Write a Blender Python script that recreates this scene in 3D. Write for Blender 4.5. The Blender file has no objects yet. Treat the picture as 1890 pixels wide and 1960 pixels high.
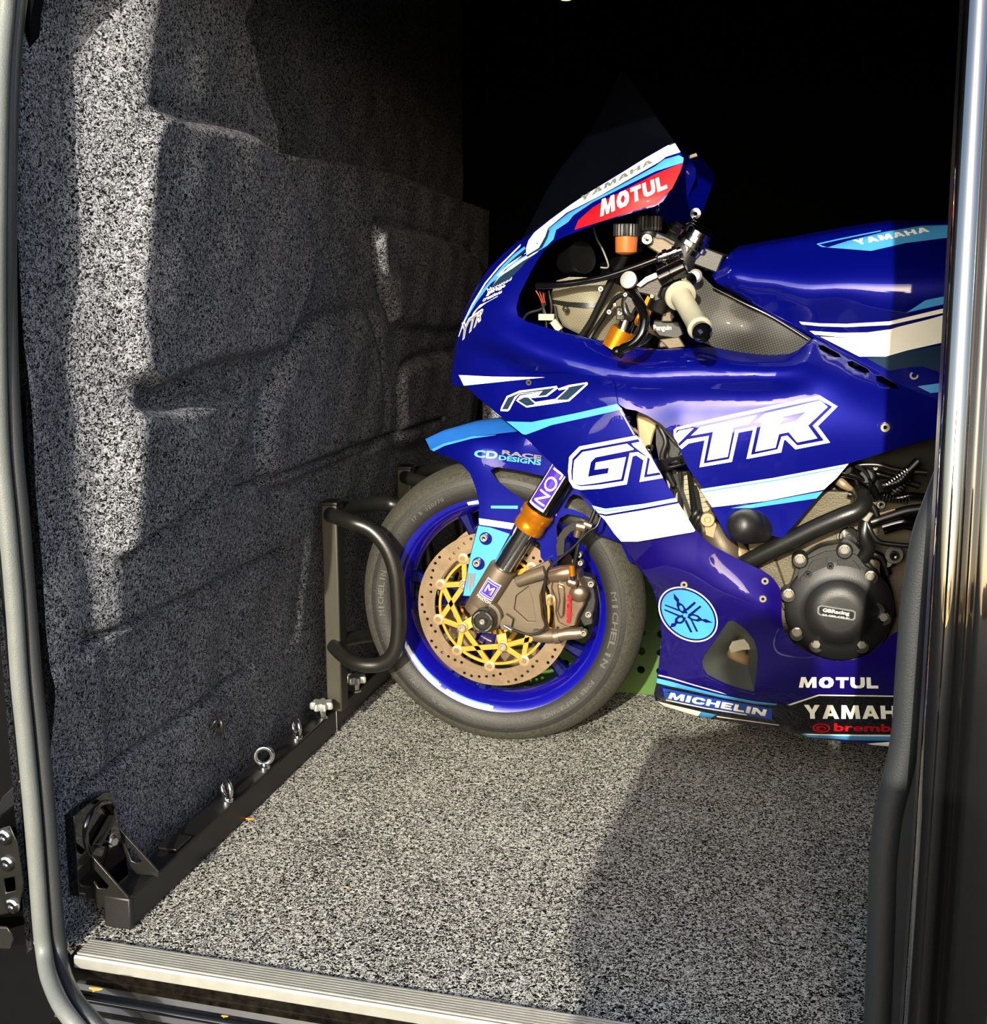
import bpy, bmesh, math, random
import numpy as np
from mathutils import Vector, Matrix
from mathutils.geometry import delaunay_2d_cdt
random.seed(4)
C = bpy.context.scene
COL = C.collection
# ---------------- camera ----------------
FPX, CX, CY, CAMZ = 2292.0, 945.0, 980.0, 0.973
PITCH, YAW = math.radians(11.35), math.radians(14.7)
cam = bpy.data.cameras.new('camera'); camo = bpy.data.objects.new('camera', cam); COL.objects.link(camo)
cam.sensor_fit = 'HORIZONTAL'; cam.sensor_width = 36.0; cam.lens = 36.0*FPX/1890.0
cam.clip_start = 0.02
camo.location = (0, 0, CAMZ); camo.rotation_euler = (math.pi/2-PITCH, 0, YAW)
C.camera = camo
# ---------------- light ----------------
C.view_settings.view_transform = 'Standard'; C.view_settings.look = 'None'
C.view_settings.gamma = 1.0; C.view_settings.use_curve_mapping = False
C.view_settings.exposure = 0.0
SUN_T, SUN_AZ = 0.36, -0.006          # fall and sideways drift per metre travelled into the van
sd = Vector((SUN_AZ, 1, -SUN_T)).normalized()
sl = bpy.data.lights.new('sun', 'SUN'); sl.energy = 9.0; sl.angle = math.radians(0.6); sl.color = (1, .93, .77)
so = bpy.data.objects.new('sun', sl); COL.objects.link(so)
so.rotation_mode = 'QUATERNION'; so.rotation_quaternion = sd.to_track_quat('-Z', 'Y'); so.location = (0, -3, 4)
w = bpy.data.worlds.new('world'); C.world = w; w.use_nodes = True
nt = w.node_tree; bg = nt.nodes['Background']
sky = nt.nodes.new('ShaderNodeTexSky'); sky.sky_type = 'NISHITA'; sky.sun_disc = False
sky.sun_elevation = math.atan(SUN_T); sky.sun_rotation = math.pi; sky.dust_density = 2.0
nt.links.new(sky.outputs[0], bg.inputs[0]); bg.inputs[1].default_value = 0.46

# ---------------- pixel to place ----------------
FW = Vector((-math.sin(YAW)*math.cos(PITCH), math.cos(YAW)*math.cos(PITCH), -math.sin(PITCH)))
RT = Vector((math.cos(YAW), math.sin(YAW), 0)); UP = RT.cross(FW); CAM = Vector((0, 0, CAMZ))
YC = 2.33                             # the motorcycle's middle plane
def ray(u, v):
    d = FW*FPX + RT*(u-CX) - UP*(v-CY); return d/d.y
def P(u, v, y): return CAM + ray(u, v)*y
def PZ(u, v, z=0.0):
    d = ray(u, v); return CAM + d*((z-CAMZ)/d.z)
def PX(u, v, x):
    d = ray(u, v); return CAM + d*(x/d.x)
def D(u, v, d): return P(u, v, YC-d)
def cr(ox, oy, s, pts): return [(ox+a/s, oy+b/s) for a, b in pts]

# ---------------- materials ----------------
def lin(c):
    return tuple(((x/255)/12.92 if x <= 10 else (((x/255)+.055)/1.055)**2.4) for x in c)
def mat(name, col, metal=0.0, rough=.5, coat=0.0, var=.06, vs=40, bump=0.0, bs=200, alpha=1, trans=0, emis=None, spec=.5, coatr=.03):
    m = bpy.data.materials.new(name); m.use_nodes = True
    n = m.node_tree.nodes; l = m.node_tree.links; b = n['Principled BSDF']
    c = lin(col)
    tc = n.new('ShaderNodeTexCoord'); nz = n.new('ShaderNodeTexNoise'); nz.inputs['Scale'].default_value = vs; nz.inputs['Detail'].default_value = 3
    l.new(tc.outputs['Object'], nz.inputs['Vector'])
    rp = n.new('ShaderNodeValToRGB'); l.new(nz.outputs['Fac'], rp.inputs[0])
    rp.color_ramp.elements[0].position = .3; rp.color_ramp.elements[1].position = .7
    rp.color_ramp.elements[0].color = (*[x*(1-var) for x in c], 1); rp.color_ramp.elements[1].color = (*[min(1, x*(1+var)) for x in c], 1)
    l.new(rp.outputs[0], b.inputs['Base Color'])
    b.inputs['Metallic'].default_value = metal; b.inputs['Roughness'].default_value = rough
    b.inputs['Coat Weight'].default_value = coat; b.inputs['Coat Roughness'].default_value = coatr
    b.inputs['Specular IOR Level'].default_value = spec
    b.inputs['Transmission Weight'].default_value = trans
    if emis: b.inputs['Emission Color'].default_value = (*lin(emis[0]), 1); b.inputs['Emission Strength'].default_value = emis[1]
    if bump:
        n2 = n.new('ShaderNodeTexNoise'); n2.inputs['Scale'].default_value = bs; n2.inputs['Detail'].default_value = 2
        l.new(tc.outputs['Object'], n2.inputs['Vector'])
        bp = n.new('ShaderNodeBump'); bp.inputs['Strength'].default_value = bump; bp.inputs['Distance'].default_value = .002
        l.new(n2.outputs['Fac'], bp.inputs['Height']); l.new(bp.outputs[0], b.inputs['Normal'])
    if alpha < 1: b.inputs['Alpha'].default_value = alpha
    return m
def carpet(name, dark, light, p0, p1, scale, bump, mid=None):
    m = mat(name, (128, 128, 128), rough=.95, spec=.1); n = m.node_tree.nodes; l = m.node_tree.links; b = n['Principled BSDF']
    tc = n['Texture Coordinate']
    nz = n.new('ShaderNodeTexNoise'); nz.inputs['Scale'].default_value = scale; nz.inputs['Detail'].default_value = 3; nz.inputs['Roughness'].default_value = .6
    nz.inputs['Distortion'].default_value = 1.6
    l.new(tc.outputs['Object'], nz.inputs['Vector'])
    big = n.new('ShaderNodeTexNoise'); big.inputs['Scale'].default_value = 6; big.inputs['Detail'].default_value = 4
    l.new(tc.outputs['Object'], big.inputs['Vector'])
    ma = n.new('ShaderNodeMath'); ma.operation = 'MULTIPLY_ADD'; ma.inputs[1].default_value = .06; l.new(big.outputs['Fac'], ma.inputs[0]); l.new(nz.outputs['Fac'], ma.inputs[2])
    rp = n.new('ShaderNodeValToRGB'); l.new(ma.outputs[0], rp.inputs[0])
    e = rp.color_ramp.elements; e[0].position = p0; e[1].position = p1; e[0].color = (*lin(dark), 1); e[1].color = (*lin(light), 1)
    l.new(rp.outputs[0], b.inputs['Base Color'])
    bp = n.new('ShaderNodeBump'); bp.inputs['Strength'].default_value = bump; bp.inputs['Distance'].default_value = .003
    l.new(nz.outputs['Fac'], bp.inputs['Height']); l.new(bp.outputs[0], b.inputs['Normal'])
    return m
def mesh_mat(name, dark, light, scale, thr=.42, rough=.35):
    """woven carbon or perforated mesh: dots on a square grid"""
    m = mat(name, dark, rough=.55, coat=.12, spec=.3); n = m.node_tree.nodes; l = m.node_tree.links; b = n['Principled BSDF']
    tc = n['Texture Coordinate']; mp = n.new('ShaderNodeMapping'); mp.inputs['Scale'].default_value = (scale, scale, scale); mp.inputs['Rotation'].default_value = (0, .35, 0)
    l.new(tc.outputs['Object'], mp.inputs['Vector'])
    w1 = n.new('ShaderNodeTexWave'); w1.wave_type = 'BANDS'; w1.bands_direction = 'X'; w1.inputs['Scale'].default_value = 1
    w2 = n.new('ShaderNodeTexWave'); w2.wave_type = 'BANDS'; w2.bands_direction = 'Z'; w2.inputs['Scale'].default_value = 1
    l.new(mp.outputs[0], w1.inputs[0]); l.new(mp.outputs[0], w2.inputs[0])
    mu = n.new('ShaderNodeMath'); mu.operation = 'MULTIPLY'; l.new(w1.outputs['Fac'], mu.inputs[0]); l.new(w2.outputs['Fac'], mu.inputs[1])
    rp = n.new('ShaderNodeValToRGB'); l.new(mu.outputs[0], rp.inputs[0]); e = rp.color_ramp.elements
    e[0].position = thr-.1; e[1].position = thr+.1; e[0].color = (*lin(dark), 1); e[1].color = (*lin(light), 1)
    l.new(rp.outputs[0], b.inputs['Base Color']); return m

M = {}
M['paint'] = mat('blue_paint', (0, 4, 100), metal=.35, rough=.5, coat=.9, var=.12, vs=900, spec=.1)
M['belly'] = mat('blue_paint_lit_violet', (13, 1, 84), metal=.3, rough=.5, coat=1, var=.12, vs=900, spec=.1)  # same blue paint; the violet shift from the light is put into the colour
M['white'] = mat('white_vinyl', (238, 236, 220), rough=.3, coat=.4, var=.02)
M['cyan'] = mat('sky_blue_vinyl', (62, 140, 196), rough=.3, coat=.4, var=.03)
M['skyblue'] = mat('blue_fender_top', (28, 84, 160), rough=.3, coat=.8)
M['navy'] = mat('slate_navy_vinyl', (22, 42, 62), rough=.3, coat=.4)
M['vblack'] = mat('black_vinyl', (5, 5, 10), rough=.25, coat=.8)
M['red'] = mat('red_vinyl', (160, 5, 18), rough=.6, coat=.12, var=.03, spec=.2)
M['midblue'] = mat('mid_blue_vinyl', (18, 60, 150), rough=.3, coat=.4)
M['violet'] = mat('violet_vinyl', (58, 30, 140), rough=.3, coat=.6)
M['grey'] = mat('grey_vinyl', (96, 98, 98), rough=.4)
M['black'] = mat('black_plastic', (14, 14, 15), rough=.45, bump=.15, bs=600)
M['satin'] = mat('satin_black_metal', (20, 20, 18), rough=.34, metal=.1, bump=.12, bs=500, var=.2)
M['post'] = mat('worn_grey_black_steel', (52, 50, 41), rough=.45, metal=.2, var=.2, vs=400)  # sun on the black post put into a lighter base colour
M['soot'] = mat('sooty_black', (6, 6, 6), rough=.35, var=.4)
M['gblack'] = mat('gloss_black', (5, 5, 6), rough=.12, coat=.6)
M['cover'] = mat('black_engine_cover', (15, 15, 15), rough=.42, bump=.2, bs=900)
M['tyre'] = mat('tyre_rubber', (20, 20, 18), rough=.6, bump=.25, bs=260, var=.25, vs=30)
M['tread'] = mat('scuffed_slick_rubber', (44, 43, 35), rough=.8, bump=1.0, bs=420, var=.45, vs=160)
M['rubtxt'] = mat('raised_tyre_lettering', (66, 66, 60), rough=.7)
M['rim'] = mat('blue_wheel_enamel', (8, 7, 128), rough=.25, coat=1, metal=.2)
M['rimdark'] = mat('blue_wheel_spoke', (5, 8, 74), rough=.25, coat=1, metal=.3)
M['disc'] = mat('brake_disc_steel', (132, 114, 92), metal=.85, rough=.42, var=.14, vs=60)
M['gold'] = mat('gold_anodised', (204, 146, 56), metal=.6, rough=.38, var=.05)
M['gold2'] = mat('orange_gold_anodised', (206, 126, 24), metal=.75, rough=.25)
M['caliper'] = mat('titanium_grey_metal', (132, 114, 96), metal=.85, rough=.32, var=.1)
M['ductgrey'] = mat('dark_grey_duct', (56, 60, 56), rough=.5)
M['casting'] = mat('olive_grey_casting', (88, 78, 64), metal=.5, rough=.5, bump=.2, bs=700)
M['chrome'] = mat('polished_steel', (200, 200, 196), metal=1, rough=.14)
M['steel'] = mat('steel_bolt', (160, 156, 144), metal=.8, rough=.35)
M['alu'] = mat('brushed_aluminium', (190, 190, 182), metal=.7, rough=.36, var=.08)
M['engine'] = mat('engine_alloy', (84, 78, 62), metal=.5, rough=.5, bump=.3, bs=300)
M['grip'] = mat('pale_grey_grip_rubber', (140, 138, 122), rough=.7, bump=.3, bs=700)
M['fluid'] = mat('amber_reservoir', (168, 96, 44), rough=.25, trans=.25, coat=.4)
M['duct'] = mesh_mat('woven_duct_skin', (76, 72, 58), (134, 130, 110), 110, .3)
M['carbon'] = mesh_mat('carbon_weave', (5, 5, 4), (58, 56, 46), 75, .55)
M['fin'] = mat('radiator_fin', (140, 135, 112), metal=.4, rough=.5)
M['tan'] = mat('tan_metal', (156, 134, 102), metal=.5, rough=.4)
M['screen'] = mat('smoked_screen', (3, 4, 8), rough=.06, coat=.5, alpha=.86)
M['wire'] = mat('cable_rubber', (12, 12, 12), rough=.35)
M['redp'] = mat('red_plastic', (190, 60, 40), rough=.4)
M['green'] = mat('green_plastic', (52, 88, 24), rough=.45)
M['green2'] = mat('pale_green_plastic', (130, 190, 90), rough=.5)
M['seal'] = mat('grey_rubber_seal', (92, 96, 94), rough=.5, bump=.25, bs=500)
M['sealdk'] = mat('dark_rubber_seal', (34, 37, 40), rough=.55, bump=.2, bs=500)
M['body'] = mat('black_van_paint', (7, 7, 8), rough=.1, coat=1, coatr=.02)
M['body'].node_tree.nodes['Principled BSDF'].inputs['Coat IOR'].default_value = 2.3
M['sill'] = mat('dusty_black_paint', (14, 11, 7), rough=.22, coat=.5, var=.8, vs=90)
M['leaf'] = mat('dry_leaf', (206, 136, 52), rough=.8, var=.2)
M['floor'] = carpet('grey_fleck_carpet', (3, 3, 4), (196, 194, 186), .505, .60, 200, .8)
M['wallc'] = carpet('charcoal_carpet_lining', (4, 4, 5), (140, 142, 150), .47, .62, 220, .6)
M['dark'] = mat('black_lining', (5, 5, 6), rough=1, spec=0)  # shade of the deep interior put into the colour as flat black
M['asphalt'] = mat('asphalt', (30, 29, 28), rough=1, var=.3, vs=30, spec=.05)
M['bark'] = mat('bark', (50, 38, 28), rough=.9)
M['foliage'] = mat('foliage', (26, 34, 20), rough=.9, var=.4)
M['cloth'] = mat('dark_jacket', (24, 26, 34), rough=.9)
M['denim'] = mat('denim', (34, 44, 70), rough=.9)
M['skin'] = mat('skin', (196, 150, 122), rough=.5)
M['hair'] = mat('hair', (40, 28, 18), rough=.7)
M['lamp'] = mat('warm_lamp', (255, 236, 170), emis=((255, 232, 150), 3))

# ---------------- mesh building ----------------
def catmull(pts, n=6, closed=False):
    pts = [Vector(p) for p in pts]; out = []; L = len(pts)
    rng = range(L if closed else L-1)
    for i in rng:
        g = lambda k: pts[k % L] if closed else pts[max(0, min(L-1, k))]
        p0, p1, p2, p3 = g(i-1), g(i), g(i+1), g(i+2)
        for j in range(n):
            t = j/n
            out.append(.5*((2*p1)+(p2-p0)*t+(2*p0-5*p1+4*p2-p3)*t*t+(3*p1-p0-3*p2+p3)*t**3))
    if not closed: out.append(pts[-1])
    return out
def smooth2(pts, n=5, closed=True):
    return [(p.x, p.y) for p in catmull([(a, b, 0) for a, b in pts], n, closed)]
def resample(poly, step):
    out = []
    for i in range(len(poly)):
        a, b = poly[i], poly[(i+1) % len(poly)]
        L = math.hypot(b[0]-a[0], b[1]-a[1]); k = max(1, int(L/step+.5))
        for j in range(k): out.append((a[0]+(b[0]-a[0])*j/k, a[1]+(b[1]-a[1])*j/k))
    return out
def inside(poly, X, Y):
    X = np.asarray(X); Y = np.asarray(Y); r = np.zeros(X.shape, bool); n = len(poly)
    for i in range(n):
        x0, y0 = poly[i]; x1, y1 = poly[(i+1) % n]
        if y0 == y1: continue
        c = ((y0 > Y) != (y1 > Y)) & (X < (x1-x0)*(Y-y0)/(y1-y0)+x0)
        r ^= c
    return r
def sdist(poly, X, Y):
    """distance to the outline, positive inside"""
    d = np.full(X.shape, 1e9); n = len(poly)
    for i in range(n):
        ax, ay = poly[i]; bx, by = poly[(i+1) % n]; ex, ey = bx-ax, by-ay; L2 = ex*ex+ey*ey+1e-12
        t = np.clip(((X-ax)*ex+(Y-ay)*ey)/L2, 0, 1)
        d = np.minimum(d, np.hypot(X-ax-t*ex, Y-ay-t*ey))
    return np.where(inside(poly, X, Y), d, -d)
def triang(outer, holes=(), step=None):
    """triangulate a polygon with holes; inner grid points every step"""
    pts = []; edges = []
    for lp in [outer]+list(holes):
        lp = resample(lp, step) if step else list(lp); s = len(pts); pts += lp
        edges += [(s+i, s+(i+1) % len(lp)) for i in range(len(lp))]
    if step:
        a = np.array(outer); x0, y0 = a.min(0); x1, y1 = a.max(0)
        gx, gy = np.meshgrid(np.arange(x0+step*.5, x1, step), np.arange(y0+step*.5, y1, step)); gx = gx.astype(float); gx[::2] += step*.5
        gx = gx.ravel(); gy = gy.ravel(); k = sdist(outer, gx, gy) > step*.4
        for h in holes: k &= sdist(h, gx, gy) < -step*.4
        pts += list(zip(gx[k], gy[k]))
    v, e, f, *_ = delaunay_2d_cdt([Vector(p) for p in pts], edges, [], 0, 1e-6)
    v = [(p.x, p.y) for p in v]
    if f:
        cx = np.array([sum(v[i][0] for i in t)/len(t) for t in f]); cy = np.array([sum(v[i][1] for i in t)/len(t) for t in f])
        k = inside(outer, cx, cy)
        for h in holes: k &= ~inside(h, cx, cy)
        f = [t for t, q in zip(f, k) if q]
    return v, f
def ln(*pts, n=26):
    """control points along a crease: (u, v, depth) joined smoothly, one every n pixels"""
    o = catmull([(p[0], p[1], p[2]*1000) for p in pts], 12); r = [o[0]]
    for p in o[1:]:
        if math.hypot(p.x-r[-1].x, p.y-r[-1].y) >= n: r.append(p)
    return [(p.x, p.y, p.z/1000) for p in r]
class TPS:
    def __init__(s, ctl, reg=2e-4):
        c = np.array(ctl, float); s.c = c[:, :2]/100; n = len(c)
        r = np.linalg.norm(s.c[:, None]-s.c[None], axis=2); K = s.k(r)+np.eye(n)*reg
        Q = np.hstack([np.ones((n, 1)), s.c]); A = np.zeros((n+3, n+3)); A[:n, :n] = K; A[:n, n:] = Q; A[n:, :n] = Q.T
        s.w = np.linalg.solve(A, np.concatenate([c[:, 2], [0, 0, 0]]))
    def k(s, r): return np.where(r > 1e-9, r*r*np.log(r+1e-12), 0)
    def __call__(s, u, v):
        p = np.array([u, v])/100; r = np.linalg.norm(s.c-p, axis=1)
        return float(s.k(r)@s.w[:-3]+s.w[-3]+s.w[-2]*p[0]+s.w[-1]*p[1])
GLYPH = {
 'M': (1.15, [(0, 0), (.24, 0), (.27, .55), (.42, 0), (.58, 0), (.73, .55), (.76, 0), (1, 0), (.94, 1), (.68, 1), (.5, .42), (.32, 1), (.06, 1)], []),
 'O': (1.0, [(.28, 0), (.72, 0), (.93, .2), (1, .5), (.93, .8), (.72, 1), (.28, 1), (.07, .8), (0, .5), (.07, .2)], [[(.42, .27), (.58, .27), (.68, .5), (.58, .73), (.42, .73), (.32, .5)]]),
 'T': (.85, [(.35, 0), (.65, 0), (.65, .74), (1, .74), (1, 1), (0, 1), (0, .74), (.35, .74)], []),
 'U': (.95, [(.3, 0), (.7, 0), (.92, .12), (1, .35), (1, 1), (.7, 1), (.7, .36), (.6, .25), (.4, .25), (.3, .36), (.3, 1), (0, 1), (0, .35), (.08, .12)], []),
 'L': (.75, [(0, 0), (1, 0), (1, .26), (.38, .26), (.38, 1), (0, 1)], []),
 'Y': (.95, [(.35, 0), (.65, 0), (.65, .4), (1, 1), (.68, 1), (.5, .64), (.32, 1), (0, 1), (.35, .4)], []),
 'A': (1.0, [(0, 0), (.28, 0), (.35, .2), (.65, .2), (.72, 0), (1, 0), (.66, 1), (.34, 1)], [[(.42, .4), (.58, .4), (.5, .68)]]),
 'H': (.95, [(0, 0), (.3, 0), (.3, .38), (.7, .38), (.7, 0), (1, 0), (1, 1), (.7, 1), (.7, .63), (.3, .63), (.3, 1), (0, 1)], []),
 'I': (.3, [(0, 0), (1, 0), (1, 1), (0, 1)], []),
 'C': (.9, [(.3, 0), (.75, 0), (1, .16), (1, .36), (.7, .36), (.65, .26), (.4, .26), (.31, .4), (.31, .6), (.4, .74), (.65, .74), (.7, .64), (1, .64), (1, .84), (.75, 1), (.3, 1), (.08, .85), (0, .6), (0, .4), (.08, .15)], []),
 'E': (.8, [(0, 0), (1, 0), (1, .25), (.35, .25), (.35, .39), (.9, .39), (.9, .62), (.35, .62), (.35, .75), (1, .75), (1, 1), (0, 1)], []),
 'N': (1.0, [(0, 0), (.28, 0), (.28, .55), (.7, 0), (1, 0), (1, 1), (.72, 1), (.72, .45), (.3, 1), (0, 1)], [])}
class Flat:
    def __init__(s, d): s.d = d
    def __call__(s, u, v): return s.d
def frame(n):
    n = Vector(n).normalized(); a = Vector((0, 0, 1)) if abs(n.z) < .9 else Vector((1, 0, 0))
    x = a.cross(n).normalized(); return x, n.cross(x), n
class B:
    def __init__(s, *mats): s.bm = bmesh.new(); s.m = list(mats)
    def mi(s, m):
        if m is None: return 0
        if m not in s.m: s.m.append(m)
        return s.m.index(m)
    def face(s, vs, i):
        try:
            f = s.bm.faces.new(vs); f.material_index = i; return f
        except ValueError: return None
    def grid(s, rows, m=None, closeu=False, caps=False, closev=False):
        i = s.mi(m); V = [[s.bm.verts.new(p) for p in r] for r in rows]; R = len(V)
        for a in range(R if closev else R-1):
            b = (a+1) % R; n = len(V[a])
            for k in range(n if closeu else n-1):
                s.face((V[a][k], V[a][(k+1) % n], V[b][(k+1) % n], V[b][k]), i)
        if caps: s.face(V[0][::-1], i); s.face(V[-1], i)
        return V
    def box(s, c, size, rot=None, m=None):
        c = Vector(c); h = Vector(size)/2; i = s.mi(m); R = rot if rot else Matrix.Identity(3)
        v = [s.bm.verts.new(c+R@Vector((x*h.x, y*h.y, z*h.z))) for x in (-1, 1) for y in (-1, 1) for z in (-1, 1)]
        for q in ((0, 1, 3, 2), (4, 6, 7, 5), (0, 4, 5, 1), (2, 3, 7, 6), (0, 2, 6, 4), (1, 5, 7, 3)): s.face([v[k] for k in q], i)
    def bar(s, a, b, wx, wy, m=None, up=(0, 0, 1)):
        a, b = Vector(a), Vector(b); d = (b-a); n = d.normalized(); x = n.cross(Vector(up)); x = x.normalized() if x.length > 1e-4 else Vector((1, 0, 0)); y = n.cross(x)
        s.box((a+b)/2, (wx, wy, d.length), Matrix((x, y, n)).transposed(), m)
    def tube(s, pts, r, m=None, seg=16, n=6, closed=False, smooth=True):
        rr = r if isinstance(r, (list, tuple)) else None
        P0 = catmull(pts, n, closed) if smooth and len(pts) > 2 else [Vector(p) for p in pts]
        L = len(P0); rows = []; t = (P0[1]-P0[0]).normalized(); x, y, _ = frame(t)
        for i, p in enumerate(P0):
            a = P0[(i-1) % L] if (closed or i) else p; b = P0[(i+1) % L] if (closed or i < L-1) else p
            t2 = (b-a); t2 = t2.normalized() if t2.length > 1e-9 else t
            q = t.rotation_difference(t2); x = q@x; y = q@y; t = t2
            R = r if not rr else rr[0]+(rr[-1]-rr[0])*i/(L-1) if len(rr) == 2 else float(np.interp(i/(L-1)*(len(rr)-1), range(len(rr)), rr))
            rows.append([p+x*R*math.cos(2*math.pi*k/seg)+y*R*math.sin(2*math.pi*k/seg) for k in range(seg)])
        return s.grid(rows, m, True, not closed, closed)
    def cyl(s, a, b, r, r2=None, m=None, seg=24): return s.tube([a, b], [r, r if r2 is None else r2], m, seg, smooth=False)
    def lathe(s, c, axis, prof, m=None, seg=32, ring=False, mats=None):
        """prof: (along axis, radius)"""
        c = Vector(c); x, y, n = frame(axis)
        rows = [[c+n*h+(x*math.cos(2*math.pi*k/seg)+y*math.sin(2*math.pi*k/seg))*max(r, 1e-5) for k in range(seg)] for h, r in prof]
        if mats:
            V = [[s.bm.verts.new(p) for p in r] for r in rows]
            for a in range(len(V)-(0 if ring else 1)):
                b = (a+1) % len(V)
                for k in range(seg): s.face((V[a][k], V[a][(k+1) % seg], V[b][(k+1) % seg], V[b][k]), s.mi(mats[a]))
        else: s.grid(rows, m, True, not ring, ring)
    def sphere(s, c, r, m=None, sc=(1, 1, 1), seg=20):
        c = Vector(c); rows = []
        for i in range(seg//2+1):
            a = math.pi*i/(seg//2)
            rows.append([c+Vector((r*sc[0]*max(math.sin(a), 1e-3)*math.cos(2*math.pi*k/seg), r*sc[1]*max(math.sin(a), 1e-3)*math.sin(2*math.pi*k/seg), r*sc[2]*math.cos(a))) for k in range(seg)])
        s.grid(rows, m, True, True)
    def shell(s, v, f, fa, fb, m=None):
        """closed shell from a flat triangulation: fa and fb give the two sides"""
        i = s.mi(m); A = [s.bm.verts.new(fa(*p)) for p in v]; Bv = [s.bm.verts.new(fb(*p)) for p in v]; cnt = {}
        for t in f:
            s.face([A[k] for k in t], i); s.face([Bv[k] for k in reversed(t)], i)
            for a, b in zip(t, list(t[1:])+[t[0]]): cnt[(a, b)] = 1
        for a, b in list(cnt):
            if (b, a) not in cnt: s.face((A[b], A[a], Bv[a], Bv[b]), i)
    def patch(s, poly, F, off=0, th=.003, m=None, step=10, holes=(), mir=False, sm=0):
        if sm: poly = smooth2(poly, sm)
        v, f = triang(poly, holes, step)
        g = lambda o: (lambda a, b: (lambda d: P(a, b, YC-d-o))(F(a, b)))
        s.shell(v, f, g(off), g(off-th), m)
        if mir:
            h = lambda o: (lambda a, b: (lambda p: Vector((p.x, 2*YC-p.y, p.z)))(P(a, b, YC-F(a, b)-o)))
            s.shell(v, f, h(off), h(off-th), m)
    def mirror(s):
        for v in s.bm.verts: v.co.y = 2*YC-v.co.y
        return s
    def pp(s, poly, d, th, m=None, holes=(), sm=0):
        """plate: pixel outline on the plane d in front of the middle plane, th deep"""
        if sm: poly = smooth2(poly, sm)
        v, f = triang(poly, holes)
        q = {p: D(p[0], p[1], d) for p in v}
        s.shell(v, f, lambda a, b: q[(a, b)], lambda a, b: q[(a, b)]+Vector((0, th, 0)), m)
    def plate(s, poly, org, ux, uy, th, m=None, holes=()):
        """plate from a metric outline in the plane org + a ux + b uy"""
        org, ux, uy = Vector(org), Vector(ux), Vector(uy); n = ux.cross(uy).normalized()
        v, f = triang(poly, holes)
        s.shell(v, f, lambda a, b: org+ux*a+uy*b, lambda a, b: org+ux*a+uy*b+n*th, m)
    def text(s, txt, quad, F, off=.0012, m=None, bold=.03, shear=0, step=9, th=.0008):
        cu = bpy.data.curves.new('t', 'FONT'); cu.body = txt; cu.offset = 0 if 'M' in txt else bold; cu.shear = shear; cu.resolution_u = 3
        ob = bpy.data.objects.new('t', cu); COL.objects.link(ob)
        me = bpy.data.meshes.new_from_object(ob.evaluated_get(bpy.context.evaluated_depsgraph_get())); bpy.data.objects.remove(ob)
        b = bmesh.new(); b.from_mesh(me); bmesh.ops.remove_doubles(b, verts=b.verts, dist=1e-5)
        xs = [q.co.x for q in b.verts]; ys = [q.co.y for q in b.verts]; x0, x1, y0, y1 = min(xs), max(xs), min(ys), max(ys)
        TL, TR, BR, BL = [Vector((*q, 0)) for q in quad]
        bl = lambda a, c: (TL*(1-a)+TR*a)*c+(BL*(1-a)+BR*a)*(1-c)
        for q in b.verts:
            q.co = bl((q.co.x-x0)/(x1-x0), (q.co.y-y0)/(y1-y0))
        bmesh.ops.triangulate(b, faces=b.faces)
        for _ in range(4):
            le = [e for e in b.edges if e.calc_length() > step*1.6]
            if not le: break
            bmesh.ops.subdivide_edges(b, edges=le, cuts=1); bmesh.ops.triangulate(b, faces=[f for f in b.faces if len(f.verts) > 3])
        b.verts.index_update(); v = [(q.co.x, q.co.y) for q in b.verts]; f = [[q.index for q in t.verts] for t in b.faces]; b.free()
        bpy.data.meshes.remove(me)
        g = lambda o: (lambda a, c: P(a, c, YC-F(a, c)-o)); s.shell(v, f, g(off), g(off-th), m)
    def block(s, txt, quad, F, off=.0012, m=None, step=9, th=.0008, w=.30, gap=.12, widths=None):
        """heavy block capitals"""
        n = len(txt); W = [GLYPH[ch][0] for ch in txt]; tot = sum(W)+gap*(n-1)
        TL, TR, BR, BL = [Vector((*q, 0)) for q in quad]; x = 0
        bl = lambda a, c: (lambda q: (q.x, q.y))((TL*(1-a)+TR*a)*c+(BL*(1-a)+BR*a)*(1-c))
        for ch, wd in zip(txt, W):
            outer, holes = GLYPH[ch][1], GLYPH[ch][2]
            f = lambda p: [bl((x+q[0]*wd)/tot, q[1]) for q in p]
            s.patch(f(outer), F, off, th, m, step, [f(h) for h in holes]); x += wd+gap
    def bolt(s, u, v, d, r, h=.006, m=None, hexa=True, dark='gblack'):
        c = D(u, v, d); ax = (0, -1, 0)
        s.lathe(c, ax, [(-.004, r*.9), (h*.6, r), (h, r*.85), (h, r*.5), (h*.4, r*.42), (h*.4, 0)], m, 18)
        if hexa: s.lathe(c, ax, [(h*.41, r*.4), (h*.45, 0)], M[dark], 6)
    def out(s, name, parent=None, bevel=0, label=None, sharp=32, kind=None, cat=None, group=None, org=None, recalc=True):
        bm = s.bm; bmesh.ops.remove_doubles(bm, verts=bm.verts, dist=1e-6)
        if recalc: bmesh.ops.recalc_face_normals(bm, faces=bm.faces)
        o0 = Vector(org) if org is not None else (Vector(parent['_org']) if parent and '_org' in parent else Vector((0, 0, 0)))
        for v in bm.verts: v.co -= o0
        for f in bm.faces: f.smooth = True
        cs = math.radians(sharp)
        for e in bm.edges:
            if len(e.link_faces) == 2 and e.calc_face_angle(0) > cs: e.smooth = False
        me = bpy.data.meshes.new(name); bm.to_mesh(me); bm.free()
        for m in s.m: me.materials.append(m)
        o = bpy.data.objects.new(name, me); COL.objects.link(o)
        if parent: o.parent = parent; o['_org'] = tuple(o0)
        else: o.location = o0; o['_org'] = tuple(o0)
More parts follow.
